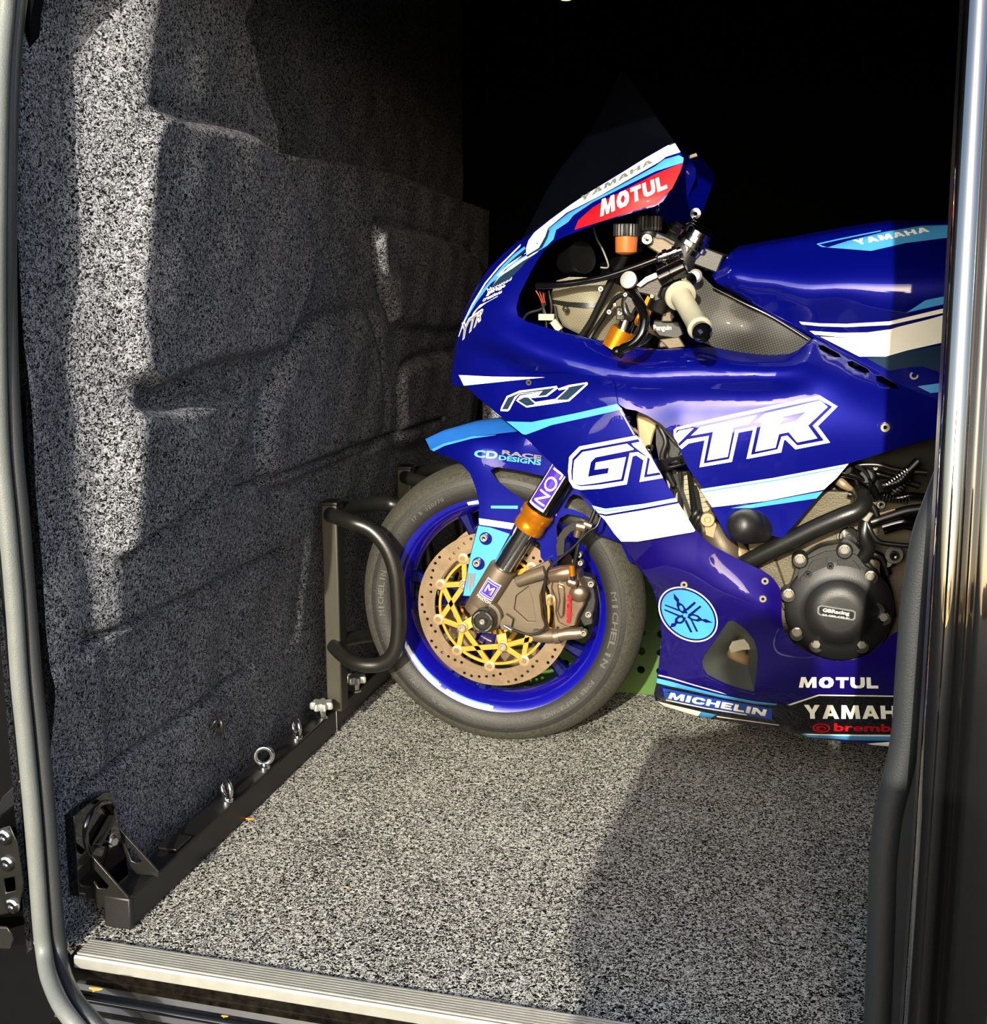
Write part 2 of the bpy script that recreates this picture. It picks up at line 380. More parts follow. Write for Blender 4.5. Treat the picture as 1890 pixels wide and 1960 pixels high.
        if bevel:
            b = o.modifiers.new('bevel', 'BEVEL'); b.width = bevel; b.segments = 2; b.limit_method = 'ANGLE'; b.angle_limit = math.radians(40); b.harden_normals = False
        if label: o['label'] = label
        if kind: o['kind'] = kind
        if cat: o['category'] = cat
        if group: o['group'] = group
        return o
def thing(name, label, cat, loc, group=None):
    o = bpy.data.objects.new(name, None); COL.objects.link(o); o.location = loc; o.empty_display_size = .05
    o['_org'] = tuple(loc); o['label'] = label; o['category'] = cat
    if group: o['group'] = group
    return o
def ellipse(cx, cy, a, b, ang=0, n=40, a0=0, a1=360):
    c, s_ = math.cos(math.radians(ang)), math.sin(math.radians(ang)); o = []
    full = abs(a1-a0) >= 360
    for i in range(n if full else n+1):
        t = math.radians(a0+(a1-a0)*i/n); x, y = a*math.cos(t), b*math.sin(t); o.append((cx+x*c-y*s_, cy+x*s_+y*c))
    return o
# ================= the van =================
b = B(M['floor']); b.box((.55, 2.46, -.01), (3.5, 2.12, .02)); b.out('floor', kind='structure')
# bulkhead with its moulded relief, lined with carpet
XW = -.945
def yz(pts, x=XW): return [(lambda q: (q.y, q.z))(PX(u, v, x)) for u, v in pts]
NY, NZ = 380, 330
ys = np.linspace(1.385, 3.52, NY); zs = np.linspace(-.02, 1.80, NZ); Yg, Zg = np.meshgrid(ys, zs)
Lp = sorted((q.z, q.y) for q in [PX(u, v, -1.002) for u, v in [(150, 60), (134, 300), (128, 500), (133, 700), (148, 850), (166, 1000), (176, 1100), (192, 1230), (205, 1400), (208, 1700)]])
RR = [(290, 0, -.932), (262, 300, -.935), (250, 500, -.940), (246, 700, -.950), (245, 850, -.958), (235, 1000, -.968), (226, 1100, -.978), (216, 1230, -.991), (218, 1400, -1.014), (222, 1700, -1.022)]
Rp = sorted((q.z, q.y) for q in [PX(*r) for r in RR]); RX = sorted((PX(*r).z, r[2]) for r in RR)
yl = np.interp(Zg, [a for a, c in Lp], [c for a, c in Lp]); yr = np.interp(Zg, [a for a, c in Rp], [c for a, c in Rp])
ss = lambda t: (lambda q: q*q*(3-2*q))(np.clip(t, 0, 1))
def soft(t):   # straight ramp with rounded ends, 0 below, 1 above
    return np.where(t < 0, 0, np.where(t > 1, 1, t))
tt = sum(soft((Yg+o-yl)/(yr-yl)) for o in np.linspace(-.018, .018, 7))/7
XM = np.interp(Zg, [a for a, c in RX], [c for a, c in RX])-.010*ss((.60-.05*(Yg-2.0)-Zg)/.04)*ss((Yg-1.85)/.1)
XL = np.full(Zg.shape, -1.003)-.020*ss((.35-Zg)/.1)
low2 = ss((.43-Zg)/.035); XL = XL*(1-low2)+(XM-.004)*low2
X = XL+(XM-XL)*tt
def pad(pts, amp, wd, sm=3):
    global X
    p = yz(pts); p = smooth2(p, sm) if sm else p
    s_ = sdist(p, Yg, Zg); k_ = ss((Yg-yr+.035)/.04)
    X = X+amp*ss((s_+wd*.5)/wd)*k_
    if amp > 0: X = X-.010*np.exp(-((s_+wd*.6)/.012)**2)*ss((Yg-yr-.01)/.04)
pad([(255, 255), (340, 240), (420, 252), (490, 280), (545, 370), (578, 480), (572, 560), (545, 640), (520, 668), (400, 690), (255, 712)], .026, .026)
pad([(235, 812), (330, 792), (440, 764), (468, 780), (462, 830), (430, 900), (390, 958), (330, 1005), (235, 1062)], .026, .022)
pad([(530, 880), (520, 800), (545, 730), (590, 650), (640, 628), (700, 622), (722, 660), (738, 740), (748, 790), (735, 835), (640, 880), (560, 915)], .014, .05)
pad([(530, -60), (530, 250), (545, 288), (640, 305), (760, 330), (1000, 380), (1000, -60)], -.085, .02)
pad([(712, 455), (720, 440), (735, 442), (900, 490), (900, 610), (775, 622), (745, 580), (722, 520)], .020, .022)
pad([(778, 735), (790, 705), (840, 690), (900, 690), (900, 810), (800, 850), (785, 800)], .016, .03)
pad([(222, 1248), (270, 1230), (430, 1150), (600, 1052), (640, 1040), (640, 1230), (560, 1285), (400, 1400), (235, 1520), (222, 1360)], -.010, .012)
# the narrow seams
for a, c in (((238, 1526), (562, 1282)), ((228, 1238), (604, 1050)), ((470, 942), (860, 800))):
    (y0, z0), (y1, z1) = yz([a, c]); L = math.hypot(y1-y0, z1-z0)
    t = ((Yg-y0)*(y1-y0)+(Zg-z0)*(z1-z0))/L**2; dd = np.abs((Yg-y0)*(z1-z0)-(Zg-z0)*(y1-y0))/L
    X = X-.020*np.exp(-(dd/.007)**2)*((t > 0) & (t < 1))
X = X+.0025*np.sin(Yg*31+Zg*7)*np.sin(Zg*23-Yg*5)
b = B(M['wallc'])
y0_ = [1.376+.070*min(1, max(0, (z-1.09)/.22)) for z in zs]
X = X-np.minimum(1, np.maximum(0, (Zg-1.09)/.22))*.022*np.exp(-np.maximum(0, Yg-np.array(y0_)[:, None])/.010)
b.grid([[Vector((X[j, i], max(ys[i], y0_[j]), zs[j])) for i in range(NY)] for j in range(NZ)])
b.grid([[Vector((-1.08, ys[0], z)), Vector((-1.08, ys[-1], z))] for z in (zs[0], zs[-1])])
b.out('wall_left', kind='structure', sharp=80, recalc=False)
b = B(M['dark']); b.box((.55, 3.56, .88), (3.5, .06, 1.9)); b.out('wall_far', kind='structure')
b = B(M['wallc']); v = [(-.95, 0), (1.2, 0), (1.2, .66), (-.95, .66)]
b.box((.1, 3.505, .32), (2.1, .05, .64)); b.out('trim_1', kind='structure', bevel=.01)
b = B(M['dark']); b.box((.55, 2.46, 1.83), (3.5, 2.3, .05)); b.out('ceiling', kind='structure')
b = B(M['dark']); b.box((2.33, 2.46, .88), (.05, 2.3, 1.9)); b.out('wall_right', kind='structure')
# door side of the body with the rounded aperture
hole = [(lambda q: (q.x, q.z))(P(u, v, 1.445)) for u, v in ((165, 1960), (130, 1860), (112, 1700), (82, 1400), (56, 1120), (36, 850), (26, 650), (24, 400), (24, 300))]+[(-1.008, 1.25), (-1.0, 1.30), (-.985, 1.347), (-.967, 1.385), (-.95, 1.41), (-.932, 1.432), (-.90, 1.47), (-.85, 1.505), (-.75, 1.545), (.30, 1.55), (.30, -.06)]
b = B(M['body']); b.plate([(-1.5, -.42), (2.36, -.42), (2.36, 1.86), (-1.5, 1.86)], (0, 1.445, 0), (1, 0, 0), (0, 0, 1), -.02, holes=[hole])
b.out('wall_near', kind='structure')
b = B(M['dark']); b.box((1.5, 1.47, .75), (1.7, .08, 1.6)); b.out('trim_2', kind='structure')
# rubber seals round the opening
def ys_at(y, u, v):
    if u > 600: return y
    return max(y-.09, y-(v-1840)*.0009) if v > 1840 else y+.07*min(1, max(0, (330-v)/330))
def seal(pts, y, r, m, name):
    b = B(m); b.tube([Vector(q) if len(q) > 2 else P(q[0], q[1], ys_at(y, *q)) for q in pts], r, seg=18, n=5); return b.out(name, kind='structure', sharp=70)
seal([(.25, 1.412, 1.565), (-.76, 1.412, 1.56), (-.865, 1.412, 1.535), (-.925, 1.412, 1.497), (-.968, 1.412, 1.45), (-1.0, 1.412, 1.40), (12, 0), (0, 150), (-6, 400), (-6, 650), (0, 850), (14, 1000), (27, 1150), (37, 1300), (47, 1400), (63, 1570), (76, 1740), (84, 1820), (97, 1880), (135, 1950), (220, 2030), (400, 2120)], 1.345, .0118, M['seal'], 'trim_3')
seal([(.25, 1.436, 1.55), (-.75, 1.436, 1.545), (-.85, 1.436, 1.522), (-.91, 1.436, 1.486), (-.955, 1.436, 1.44), (-.988, 1.436, 1.395), (36, 0), (22, 150), (16, 400), (18, 650), (28, 850), (42, 1000), (54, 1150), (66, 1300), (77, 1400), (93, 1570), (106, 1740), (114, 1820), (128, 1880), (168, 1942), (250, 2010), (430, 2090)], 1.366, .0108, M['sealdk'], 'trim_4')
# front pillar outside the seal
b = B(M['body'])
b.grid([[P(-400, v, 1.34), P(-60, v, 1.37), P(u-22, v, 1.40), P(u-4, v, 1.445), P(u+8, v, 1.455)] for u, v in [(0, -150), (0, 600), (25, 1000), (60, 1500), (85, 1800), (110, 1900), (160, 1960), (300, 2050)]])
b.out('trim_5', kind='structure', recalc=False)
# sill: aluminium edge strip, painted step below it
b = B(M['alu'])
x0, x1 = -.985, .42; prof = [(1.412, .0), (1.412, .0035)]
for i in range(7):
    y = 1.409-i*.0056; prof += [(y, .005), (y-.0030, .005), (y-.0034, .0005), (y-.0052, .0005)]
prof += [(1.367, .004), (1.364, .001), (1.364, -.014), (1.367, -.014), (1.368, -.004)]
rows = [[Vector((x, y, z)) for y, z in prof] for x in (x0, x1)]
b.grid(rows, None, True, True); b.out('trim_6', kind='structure', sharp=25)
b = B(M['sill'])
sp = [(1.40, -.003), (1.372, -.006), (1.372, -.045), (1.368, -.052), (1.35, -.056), (1.345, -.064), (1.335, -.066), (1.33, -.074), (1.30, -.085), (1.292, -.080), (1.285, -.085), (1.28, -.12), (1.27, -.30), (1.40, -.30)]
b.grid([[Vector((x, y, z)) for y, z in sp] for x in (-1.0, .5)], None, True, True); b.out('trim_7', kind='structure', sharp=20)
b = B(M['gblack']); b.tube([(-.985, 1.352, -.054), (.5, 1.352, -.054)], .0045, smooth=False); b.tube([(-.97, 1.292, -.082), (.5, 1.292, -.082)], .004, smooth=False); b.out('trim_8', kind='structure')
# right: rubber seal and the slid-back door
seal([(1905, 620), (1870, 760), (1838, 860), (1800, 960), (1776, 1030), (1757, 1140), (1745, 1280), (1737, 1400), (1722, 1480), (1703, 1560), (1693, 1650), (1690, 1750), (1682, 1960), (1672, 2100)], 1.385, .0175, M['sealdk'], 'trim_9')
b = B(M['sealdk']); rp_ = [(lambda q: (q.x, q.z))(P(u, v, 1.395)) for u, v in ((1905, 600), (1880, 760), (1852, 860), (1815, 960), (1790, 1030), (1771, 1140), (1759, 1280), (1751, 1400), (1736, 1480), (1717, 1560), (1707, 1650), (1704, 1750), (1696, 1960), (1686, 2100))]
b.plate(rp_+[(.5, rp_[-1][1]), (.5, rp_[0][1])], (0, 1.395, 0), (1, 0, 0), (0, 0, 1), .02); b.out('trim_10', kind='structure')
def bx(v): return float(np.interp(v, [0, 800, 1000, 1960], [0, 0, 0, 0]))
door = thing('sliding_door', 'glossy black sliding van door slid back at the right edge of the opening', 'door', (.14, 1.28, -.3))
def doory(z): return 1.255+.10*max(0, z-.55)**1.25+.05*max(0, .55-z)**1.3*0-.075*(z-.55)*-1
def dcol(x, dy, zz): return Vector((x, doory(zz)+dy, zz))
zz = np.linspace(-.45, 1.75, 60)
prof = [(.150, .09), (.136, .04), (.131, .012), (.137, .0), (.150, -.001), (.156, .004), (.160, .016), (.166, .018), (.170, .004), (.178, -.002), (.26, -.006), (.6, -.008), (1.3, -.006), (1.3, .05)]
b = B(M['body'])
# the leading edge leans back towards the roof
b.grid([[dcol(x+.004, dy, z) for x, dy in prof] for z in zz]); b.out('door_skin', door, sharp=60, label='glossy black door skin with a vertical fold line')
b = B(M['satin']); b.grid([[dcol(.136, .03, z), dcol(.134, .045, z), dcol(.138, .07, z), dcol(.17, .075, z)] for z in zz]); b.out('edge_seal', door, sharp=60)
# latch hardware on the front pillar
st = thing('latch_plate', 'dusty dark metal latch plate with round bolts at the lower left edge', 'latch plate', P(15, 1670, 1.36))
b = B(M['satin']); v, f = triang([(-40, 1600), (20, 1580), (34, 1612), (46, 1690), (36, 1745), (-40, 1760)], [[(8, 1682), (28, 1678), (30, 1704), (12, 1708)]])
b.shell(v, f, lambda a, c: P(a, c, 1.325), lambda a, c: P(a, c, 1.36)); b.out('plate', st, .002)
for u, v in ((10, 1602), (15, 1652), (25, 1733)):
    b = B(M['chrome']); b.lathe(P(u, v, 1.325), (0, -1, 0), [(0, .011), (.004, .011), (.006, .008), (.006, .004), (.003, .003), (.003, 0)], seg=20); b.out('bolt', st)
hs = thing('door_guide_block', 'dark plastic door guide block beneath the latch plate at the left edge', 'door guide', P(5, 1790, 1.35))
b = B(M['black']); v, f = triang([(-60, 1770), (15, 1772), (28, 1792), (20, 1820), (-60, 1815)])
b.shell(v, f, lambda a, c: P(a, c, 1.32), lambda a, c: P(a, c, 1.36)); b.out('block', hs, .004)
# cabin lamp at the ceiling
lp = thing('ceiling_lamp', 'small warm lamp glowing high in the dark van interior', 'lamp', P(1084, -4, 3.2))
b = B(M['lamp']); b.sphere(P(1084, -6, 3.2), .020, sc=(1, 1, .45)); b.out('lamp_shade', lp)
b = B(M['black']); q = P(1084, -4, 3.2); b.cyl(q+Vector((0, 0, .008)), (q.x, q.y, 1.806), .03); b.out('base', lp)
# dry leaf scraps
def leaf(u, v, y, s, label, z=None):
    q = PZ(u, v, z) if z is not None else P(u, v, y)
    b = B(M['leaf']); rows = []
    pl = [(0, 0), (.5, .22), (1, .1), (.8, -.15), (.55, -.2), (.45, -.55), (.3, -.2), (.05, -.2)]
    vv, ff = triang([(a*s, c*s) for a, c in pl], (), s*.2)
    b.shell(vv, ff, lambda a, c: q+Vector((a, c*.5, .002+.12*c+.1*abs(a-.5*s))), lambda a, c: q+Vector((a, c*.5, .001+.12*c+.1*abs(a-.5*s))))
    b.out('dry_leaf', label=label, cat='leaf', group=None, org=q)
leaf(171, 1893, 1.288, .020, 'orange leaf scrap on the black step under the left end of the sill')
leaf(424, 1946, 1.290, .010, 'tiny orange leaf scrap on the black step near the bottom edge')
leaf(470, 1568, 0, .018, 'orange brown leaf scrap on the carpet beside the black floor beam', .001)
leaf(660, 1699, 0, .008, 'tiny pale leaf crumb in the open carpet', .001)

# ================= wheel chock, beam and brackets =================
beam = thing('floor_beam', 'black box section beam with clamp bracket along the foot of the bulkhead', 'beam', (-.972, 2.2, 0))
b = B(M['black']); b.box((-.967, 1.866, .027), (.044, .812, .05)); b.out('outer_tube', beam, .003)
b = B(M['black']); b.box((-.967, 2.82, .027), (.038, 1.1, .044)); b.out('inner_tube', beam, .003)
b = B(M['alu']); b.box((-.967, 2.272, .0275), (.0455, .004, .0515)); b.out('end_rim', beam, .001)
b = B(M['black']); b.box((-.967, 1.456, .026), (.046, .010, .052)); b.out('end_cap', beam, .003)
def yp(pts, y, th, m, holes=()):
    bb = B(m); v, f = triang(pts, holes); bb.shell(v, f, lambda a, c: P(a, c, y), lambda a, c: P(a, c, y)+Vector((0, th, 0))); return bb
yp([(171, 1636), (176, 1638), (246, 1719), (246, 1731), (196, 1733), (192, 1744), (186, 1738), (176, 1712)], 1.452, .004, M['satin'], [[(174, 1662), (180, 1664), (208, 1696), (204, 1702), (188, 1700), (178, 1684)]]).out('gusset', beam, .001)
yp([(226, 1580), (234, 1592), (303, 1669), (303, 1681), (294, 1676), (262, 1674), (250, 1660), (238, 1630)], 1.515, .004, M['satin'], [[(238, 1614), (244, 1612), (272, 1650), (262, 1652), (252, 1648)]]).out('gusset', beam, .001)
b = B(M['gblack']); v, f = triang([(142, 1562), (158, 1548), (198, 1518), (208, 1515), (218, 1520), (222, 1534), (228, 1584), (240, 1612), (248, 1690), (200, 1725), (152, 1716), (146, 1640)])
b.shell(v, f, lambda a, c: PX(a, c, -1.004), lambda a, c: PX(a, c, -1.004)-Vector((.016, 0, 0))); b.out('back_plate', beam, .001)
b = B(M['satin']); b.box((-.967, 1.625, .056), (.034, .05, .004)); b.out('lug_plate', beam, .001)
b = B(M['gblack']); b.tube([PX(u, v, x) for u, v, x in ((171, 1632, -.998), (165, 1612, -.990), (164, 1585, -.985), (173, 1560, -.984), (189, 1541, -.986), (205, 1536, -.990), (215, 1546, -.996), (217, 1562, -1.0))], .0046, n=8); b.out('lashing_hoop', beam)
b = B(M['satin']); b.bar(PX(184, 1620, -.996), PX(215, 1563, -.998), .012, .010); b.out('clamp_bar', beam, .002)
b = B(M['chrome']); q = PX(212, 1608, -.998); b.cyl(q, q+Vector((.010, -.004, 0)), .0065, seg=6); b.cyl(q-Vector((.01, 0, 0)), q+Vector((.002, 0, 0)), .0105); b.out('bolt', beam)
# eye bolts
def eyebolt():
    b = B(M['chrome'])
    b.tube([(.0145*math.cos(a), 0, .022+.0145*math.sin(a)) for a in np.linspace(0, 2*math.pi, 25)[:-1]], .0043, seg=12, n=1, closed=True)
    b.lathe((0, 0, 0), (0, 0, 1), [(0, .0105), (.004, .0105), (.006, .008), (.010, .006)]); return b
eb = eyebolt().out('eye_bolt', label='polished eye bolt on the black beam, nearest of the three, seen edge on', cat='eye bolt', group='eye bolts on the floor beam', org=(0, 0, 0), sharp=50)
spots = [((441, 1535), -35, None), ((509, 1470), 24, 'polished eye bolt on the black beam, middle one with its ring facing the opening'), ((571, 1414), -42, 'polished eye bolt on the black beam, farthest of the three, nearest the star knob')]
for (u, v), rz, lab in spots:
    o = eb if lab is None else eb.copy()
    if lab: COL.objects.link(o); o['label'] = lab
    q = PZ(u, v, .052); o.location = (-.960, q.y, .0515); o.rotation_euler.z = math.radians(rz); o.scale = (1.12, 1.12, 1.12)
# chocks: post, two hoops, star knobs
def chock(y, label):
    t = thing('wheel_chock', label, 'wheel chock', (-.945, y, .05), 'wheel chocks on the floor beam'); x = -.944
    b = B(M['post']); b.box((x-.002, y, .275), (.034, .040, .45)); b.out('post', t, .003)
    b = B(M['black']); b.box((x-.002, y, .502), (.038, .044, .008)); b.out('post_cap', t, .002)
    for s_ in (-1, 1):
        yy = y-.072 if s_ < 0 else y+.135; ym = y-.045 if s_ < 0 else y+.09; b = B(M['satin'])
        b.tube([(x, y+s_*.018, .480), (x+.03, ym, .480), (x+.07, yy, .478), (x+.11, yy, .464), (x+.142, yy, .430), (x+.160, yy, .38), (x+.165, yy, .32), (x+.165, yy, .26), (x+.155, yy, .212), (x+.125, yy, .184), (x+.075, yy, .180), (x+.03, ym, .188), (x, y+s_*.018, .196)], .0158, seg=20)
        b.out('hoop', t, sharp=70)
    return t
chock(2.283, 'black tubular wheel chock whose hoops hold the motorcycle front tyre')
chock(2.76, 'black wheel chock half hidden behind the top of the front tyre')
def knob(q, label):
    t = thing('star_knob', label, 'knob', q, 'star knobs on the floor beam')
    b = B(M['alu']); rows = []
    for h, k in ((.018, .92), (.020, 1), (.030, 1), (.033, .9)):
        rows.append([Vector(q)+Vector(((.0205+.0045*math.cos(7*a))*k*math.cos(a), (.0205+.0045*math.cos(7*a))*k*math.sin(a), h)) for a in np.linspace(0, 2*math.pi, 85)[:-1]])
    b.grid(rows, None, True, True); b.out('knob_head', t)
    b = B(M['chrome']); b.lathe(q, (0, 0, 1), [(-.004, .012), (0, .012), (.002, .008), (.018, .0085)]); b.out('stem', t)
knob((-.957, 2.222, .053), 'pale star knob standing on the black beam in front of the chock post')
knob((-.950, 2.40, .051), 'pale star knob partly hidden behind the chock post')
t = thing('carpet_clip', 'small dark lashing eye poking through the bulkhead carpet above the beam', 'lashing eye', PX(416, 1388, -.985))
b = B(M['satin']); q = PX(416, 1388, -.985); b.tube([q+Vector((.004, 0, .016)), q+Vector((.012, -.006, .008)), q+Vector((.012, -.006, -.008)), q+Vector((.002, 0, -.016))], .004); b.tube([q+Vector((-.006, -.012, 0)), q+Vector((.003, -.008, .012)), q+Vector((.003, .010, .006)), q+Vector((-.006, .012, -.010))], .003); b.out('eye', t)
# green plastic panel behind the wheel
g = thing('green_crate', 'green plastic perforated crate on the carpet behind the front wheel', 'crate', (-.40, 2.75, 0))
b = B(M['green'])
gh = [ellipse(-.66+.045*i, .06+.045*j, .009, .009, 0, 10) for i in range(9) for j in range(5)]
b.plate([(-.70, 0), (-.20, 0), (-.225, .30), (-.68, .30)], (0, 2.68, 0), (1, 0, 0), (0, 0, 1), .006, holes=gh)
b.out('front_panel', g, .001)
b = B(M['green2']); b.box((-.45, 2.95, .14), (.46, .006, .28)); b.out('back_panel', g)
b = B(M['green']); b.box((-.69, 2.82, .14), (.006, .26, .28)); b.box((-.205, 2.80, .14), (.006, .26, .28)); b.box((-.44, 2.82, .006), (.5, .27, .008)); b.out('side_panel', g)

# ================= outside, behind the camera =================
b = B(M['asphalt']); b.grid([[Vector((x, y, -.55)) for x in (-200, 200)] for y in (-250, 12)]); b.out('ground', kind='structure', recalc=False)
TW = ['first', 'second', 'third', 'fourth', 'fifth', 'sixth', 'seventh', 'eighth', 'ninth', 'tenth', 'eleventh', 'last']
for i in range(12):
    x = -72+i*13; y = -125+random.uniform(-5, 5); h = random.uniform(5, 8.5)
    tr = thing('tree', 'dark leafy tree far outside behind the camera, %s of the row' % TW[i], 'tree', (x, y, -.55), 'trees outside')
    b = B(M['bark']); b.cyl((x, y, -.55), (x, y, h*.5), .18, .1, seg=8); b.out('trunk', tr)
    b = B(M['foliage'])
    for k in range(12):
        b.sphere((x+random.uniform(-4, 4), y+random.uniform(-1, 1), h*random.uniform(.25, .75)), random.uniform(1.6, 2.3), sc=(1, 1, random.uniform(.8, 1.3)), seg=10)
    for vv in b.bm.verts: vv.co += Vector([random.uniform(-.18, .18) for _ in range(3)])
    b.out('crown', tr)
# the photographer, whose shadow lies on the floor
def skinned(name, pts, edges, m, parent, root=0):
    me = bpy.data.meshes.new(name); me.from_pydata([Vector(p[:3])-Vector(parent['_org']) for p in pts], edges, []); o = bpy.data.objects.new(name, me); COL.objects.link(o); o.parent = parent
    o.modifiers.new('skin', 'SKIN'); me.skin_vertices if hasattr(me, 'skin_vertices') else None
    if not me.skin_vertices:
        bpy.context.view_layer.objects.active = o
    for i, p in enumerate(pts):
        sv = me.skin_vertices[0].data[i]; sv.radius = (p[3], p[4] if len(p) > 4 else p[3]); sv.use_root = (i == root)
    sb = o.modifiers.new('sub', 'SUBSURF'); sb.levels = sb.render_levels = 2; me.materials.append(m); return o
pr_ = thing('person', 'person in a dark jacket and jeans standing outside holding up a phone', 'person', (-.03, -.32, -.55))
bp_ = [(-.03, -.32, .28, .17, .12), (-.03, -.32, .45, .18, .12), (-.03, -.32, .65, .21, .12), (-.03, -.32, .92, .16, .09), (-.03, -.31, 1.01, .055, .055), (-.03, -.30, 1.09, .075, .09), (-.03, -.30, 1.17, .07, .085),
       (-.21, -.32, .94, .065), (-.255, -.24, .64, .045), (-.10, -.08, .88, .030), (-.068, -.045, .95, .028, .018),
       (.16, -.32, .94, .065), (.20, -.24, .64, .045), (.09, -.08, .88, .030), (.068, -.045, .95, .028, .018),
       (-.12, -.32, .20, .095), (-.14, -.30, -.12, .06), (-.15, -.33, -.46, .04), (-.15, -.22, -.51, .035, .03),
       (.06, -.32, .20, .095), (.08, -.30, -.12, .06), (.09, -.33, -.46, .04), (.09, -.22, -.51, .035, .03)]
be_ = [(0, 1), (1, 2), (2, 3), (3, 4), (4, 5), (5, 6), (3, 7), (7, 8), (8, 9), (9, 10), (3, 11), (11, 12), (12, 13), (13, 14), (0, 15), (15, 16), (16, 17), (17, 18), (0, 19), (19, 20), (20, 21), (21, 22)]
skinned('body', bp_, be_, M['skin'], pr_)
sc_ = lambda p, k: (*p[:3], *(r*k for r in p[3:]))
jk = [0, 1, 2, 3, 7, 8, 9, 11, 12, 13]; jm = {a: i for i, a in enumerate(jk)}
skinned('jacket', [sc_(bp_[i], 1.22) for i in jk], [(jm[a], jm[c]) for a, c in be_ if a in jm and c in jm], M['cloth'], pr_)
tk = [0, 15, 16, 17, 19, 20, 21]; tm = {a: i for i, a in enumerate(tk)}
skinned('trousers', [sc_(bp_[i], 1.2) for i in tk], [(tm[a], tm[c]) for a, c in be_ if a in tm and c in tm], M['denim'], pr_)
b = B(M['hair']); b.sphere((-.03, -.325, 1.16), .092, sc=(.95, 1.05, .95)); b.out('hair', pr_)
b = B(M['skin'])
for s_ in (-1, 1):
    for k in range(4):
        b = B(M['skin']); b.tube([(s_*.068, -.048, .94+.014*k), (s_*.080, -.022, .942+.014*k), (s_*.074, -.012, .943+.014*k)], .0075, seg=8, n=3); b.out('finger', pr_)
    b = B(M['skin']); b.tube([(s_*.06, -.055, .945), (s_*.045, -.045, .955)], .009, seg=8, smooth=False); b.out('thumb', pr_)
b = B(M['gblack']); b.box((0, -.026, .968), (.15, .009, .074)); b.out('phone', label='black phone held up by the person outside', cat='phone', bevel=.003, org=(0, -.026, .968))

# ================= motorcycle =================
bike = thing('motorcycle', 'blue and white race motorcycle standing on the carpet with its front wheel in the chock', 'motorcycle', (-.592, YC, 0))
WX, WZ, DN = -.592, .303, Vector((0, -1, 0))
wc = Vector((WX, YC, WZ))
def wp(r, a, y=0): a = math.radians(a); return wc+Vector((r*math.cos(a), y, r*math.sin(a)))
# --- front wheel
b = B(M['rim'], M['white'])
pf = [(-.050, .2255), (-.0505, .228), (-.047, .231), (-.040, .226), (-.034, .214), (.034, .214), (.040, .226), (.047, .231), (.0505, .228), (.050, .2255), (.044, .216), (.034, .208), (.022, .199), (.012, .194), (-.012, .194), (-.022, .199), (-.034, .206), (-.044, .213)]
b.lathe(wc, (0, 1, 0), pf, seg=96, ring=True)
def arcband(b, r0, r1, a0, a1, y0, y1, m, n=24):
    i = b.mi(m); b.grid([[wp(r0, a, y0), wp(r1, a, y1), wp(r1, a, y1+.001), wp(r0, a, y0+.001)] for a in np.linspace(a0, a1, n)], m, True, True)
for a0, a1 in ((207, 236), (240, 268), (95, 106)):
    arcband(b, .2155, .2225, a0, a1, -.0465, -.0512, M['white'])
    arcband(b, .2135, .2145, a0+4, a1-2, -.0450, -.0457, M['cyan'])
wheel = b.out('front_wheel', bike, sharp=50)
b = B(M['rimdark'])
for k in range(5):
    for s_ in (-9, 9):
        a = 90+15+72*k+s_; tgt = wp(.197, a, 0); root_ = wp(.04, a-s_*1.6, 0)
        rows = []
        for t in np.linspace(0, 1, 7):
            p = root_.lerp(tgt, t); d = (tgt-root_).normalized(); sdv = d.cross(Vector((0, 1, 0))); wd = .014-.005*t+.006*max(0, t-.8)*5; dp = .020-.006*t
            rows.append([p+sdv*wd*x+Vector((0, dp*y, 0)) for x, y in ((-1, -.6), (-.5, -1), (.5, -1), (1, -.6), (1, .6), (.5, 1), (-.5, 1), (-1, .6))])
        b.grid(rows, None, True, True)
b.out('spokes', wheel, sharp=40, label='dark blue wheel spokes')
b = B(M['gblack']); b.lathe(wc, DN, [(-.05, .026), (-.05, .04), (-.02, .052), (.02, .052), (.05, .04), (.05, .026)]); b.out('hub', wheel)
b = B(M['tyre'], M['tread'])
tp = [(.044, .2215), (.052, .2275), (.0575, .238), (.0600, .2505), (.0595, .258), (.0585, .2585), (.0565, .268), (.052, .2765), (.044, .285), (.032, .2925), (.018, .298), (0, .300)]
full = [(-y, r) for y, r in tp]+[(y, r) for y, r in tp[-2::-1]]
prof = [(y, r) for y, r in full]+[(.044, .214), (-.044, .214)]
mt = []
for i in range(len(prof)):
    r = prof[i][1]; mt.append(M['tread'] if .2675 < r or (prof[(i+1) % len(prof)][1] > .2675 and r > .262) else M['tyre'])
b.lathe(wc, (0, 1, 0), prof, seg=144, ring=True, mats=mt); b.out('tyre', wheel, sharp=50, label='worn black slick tyre')
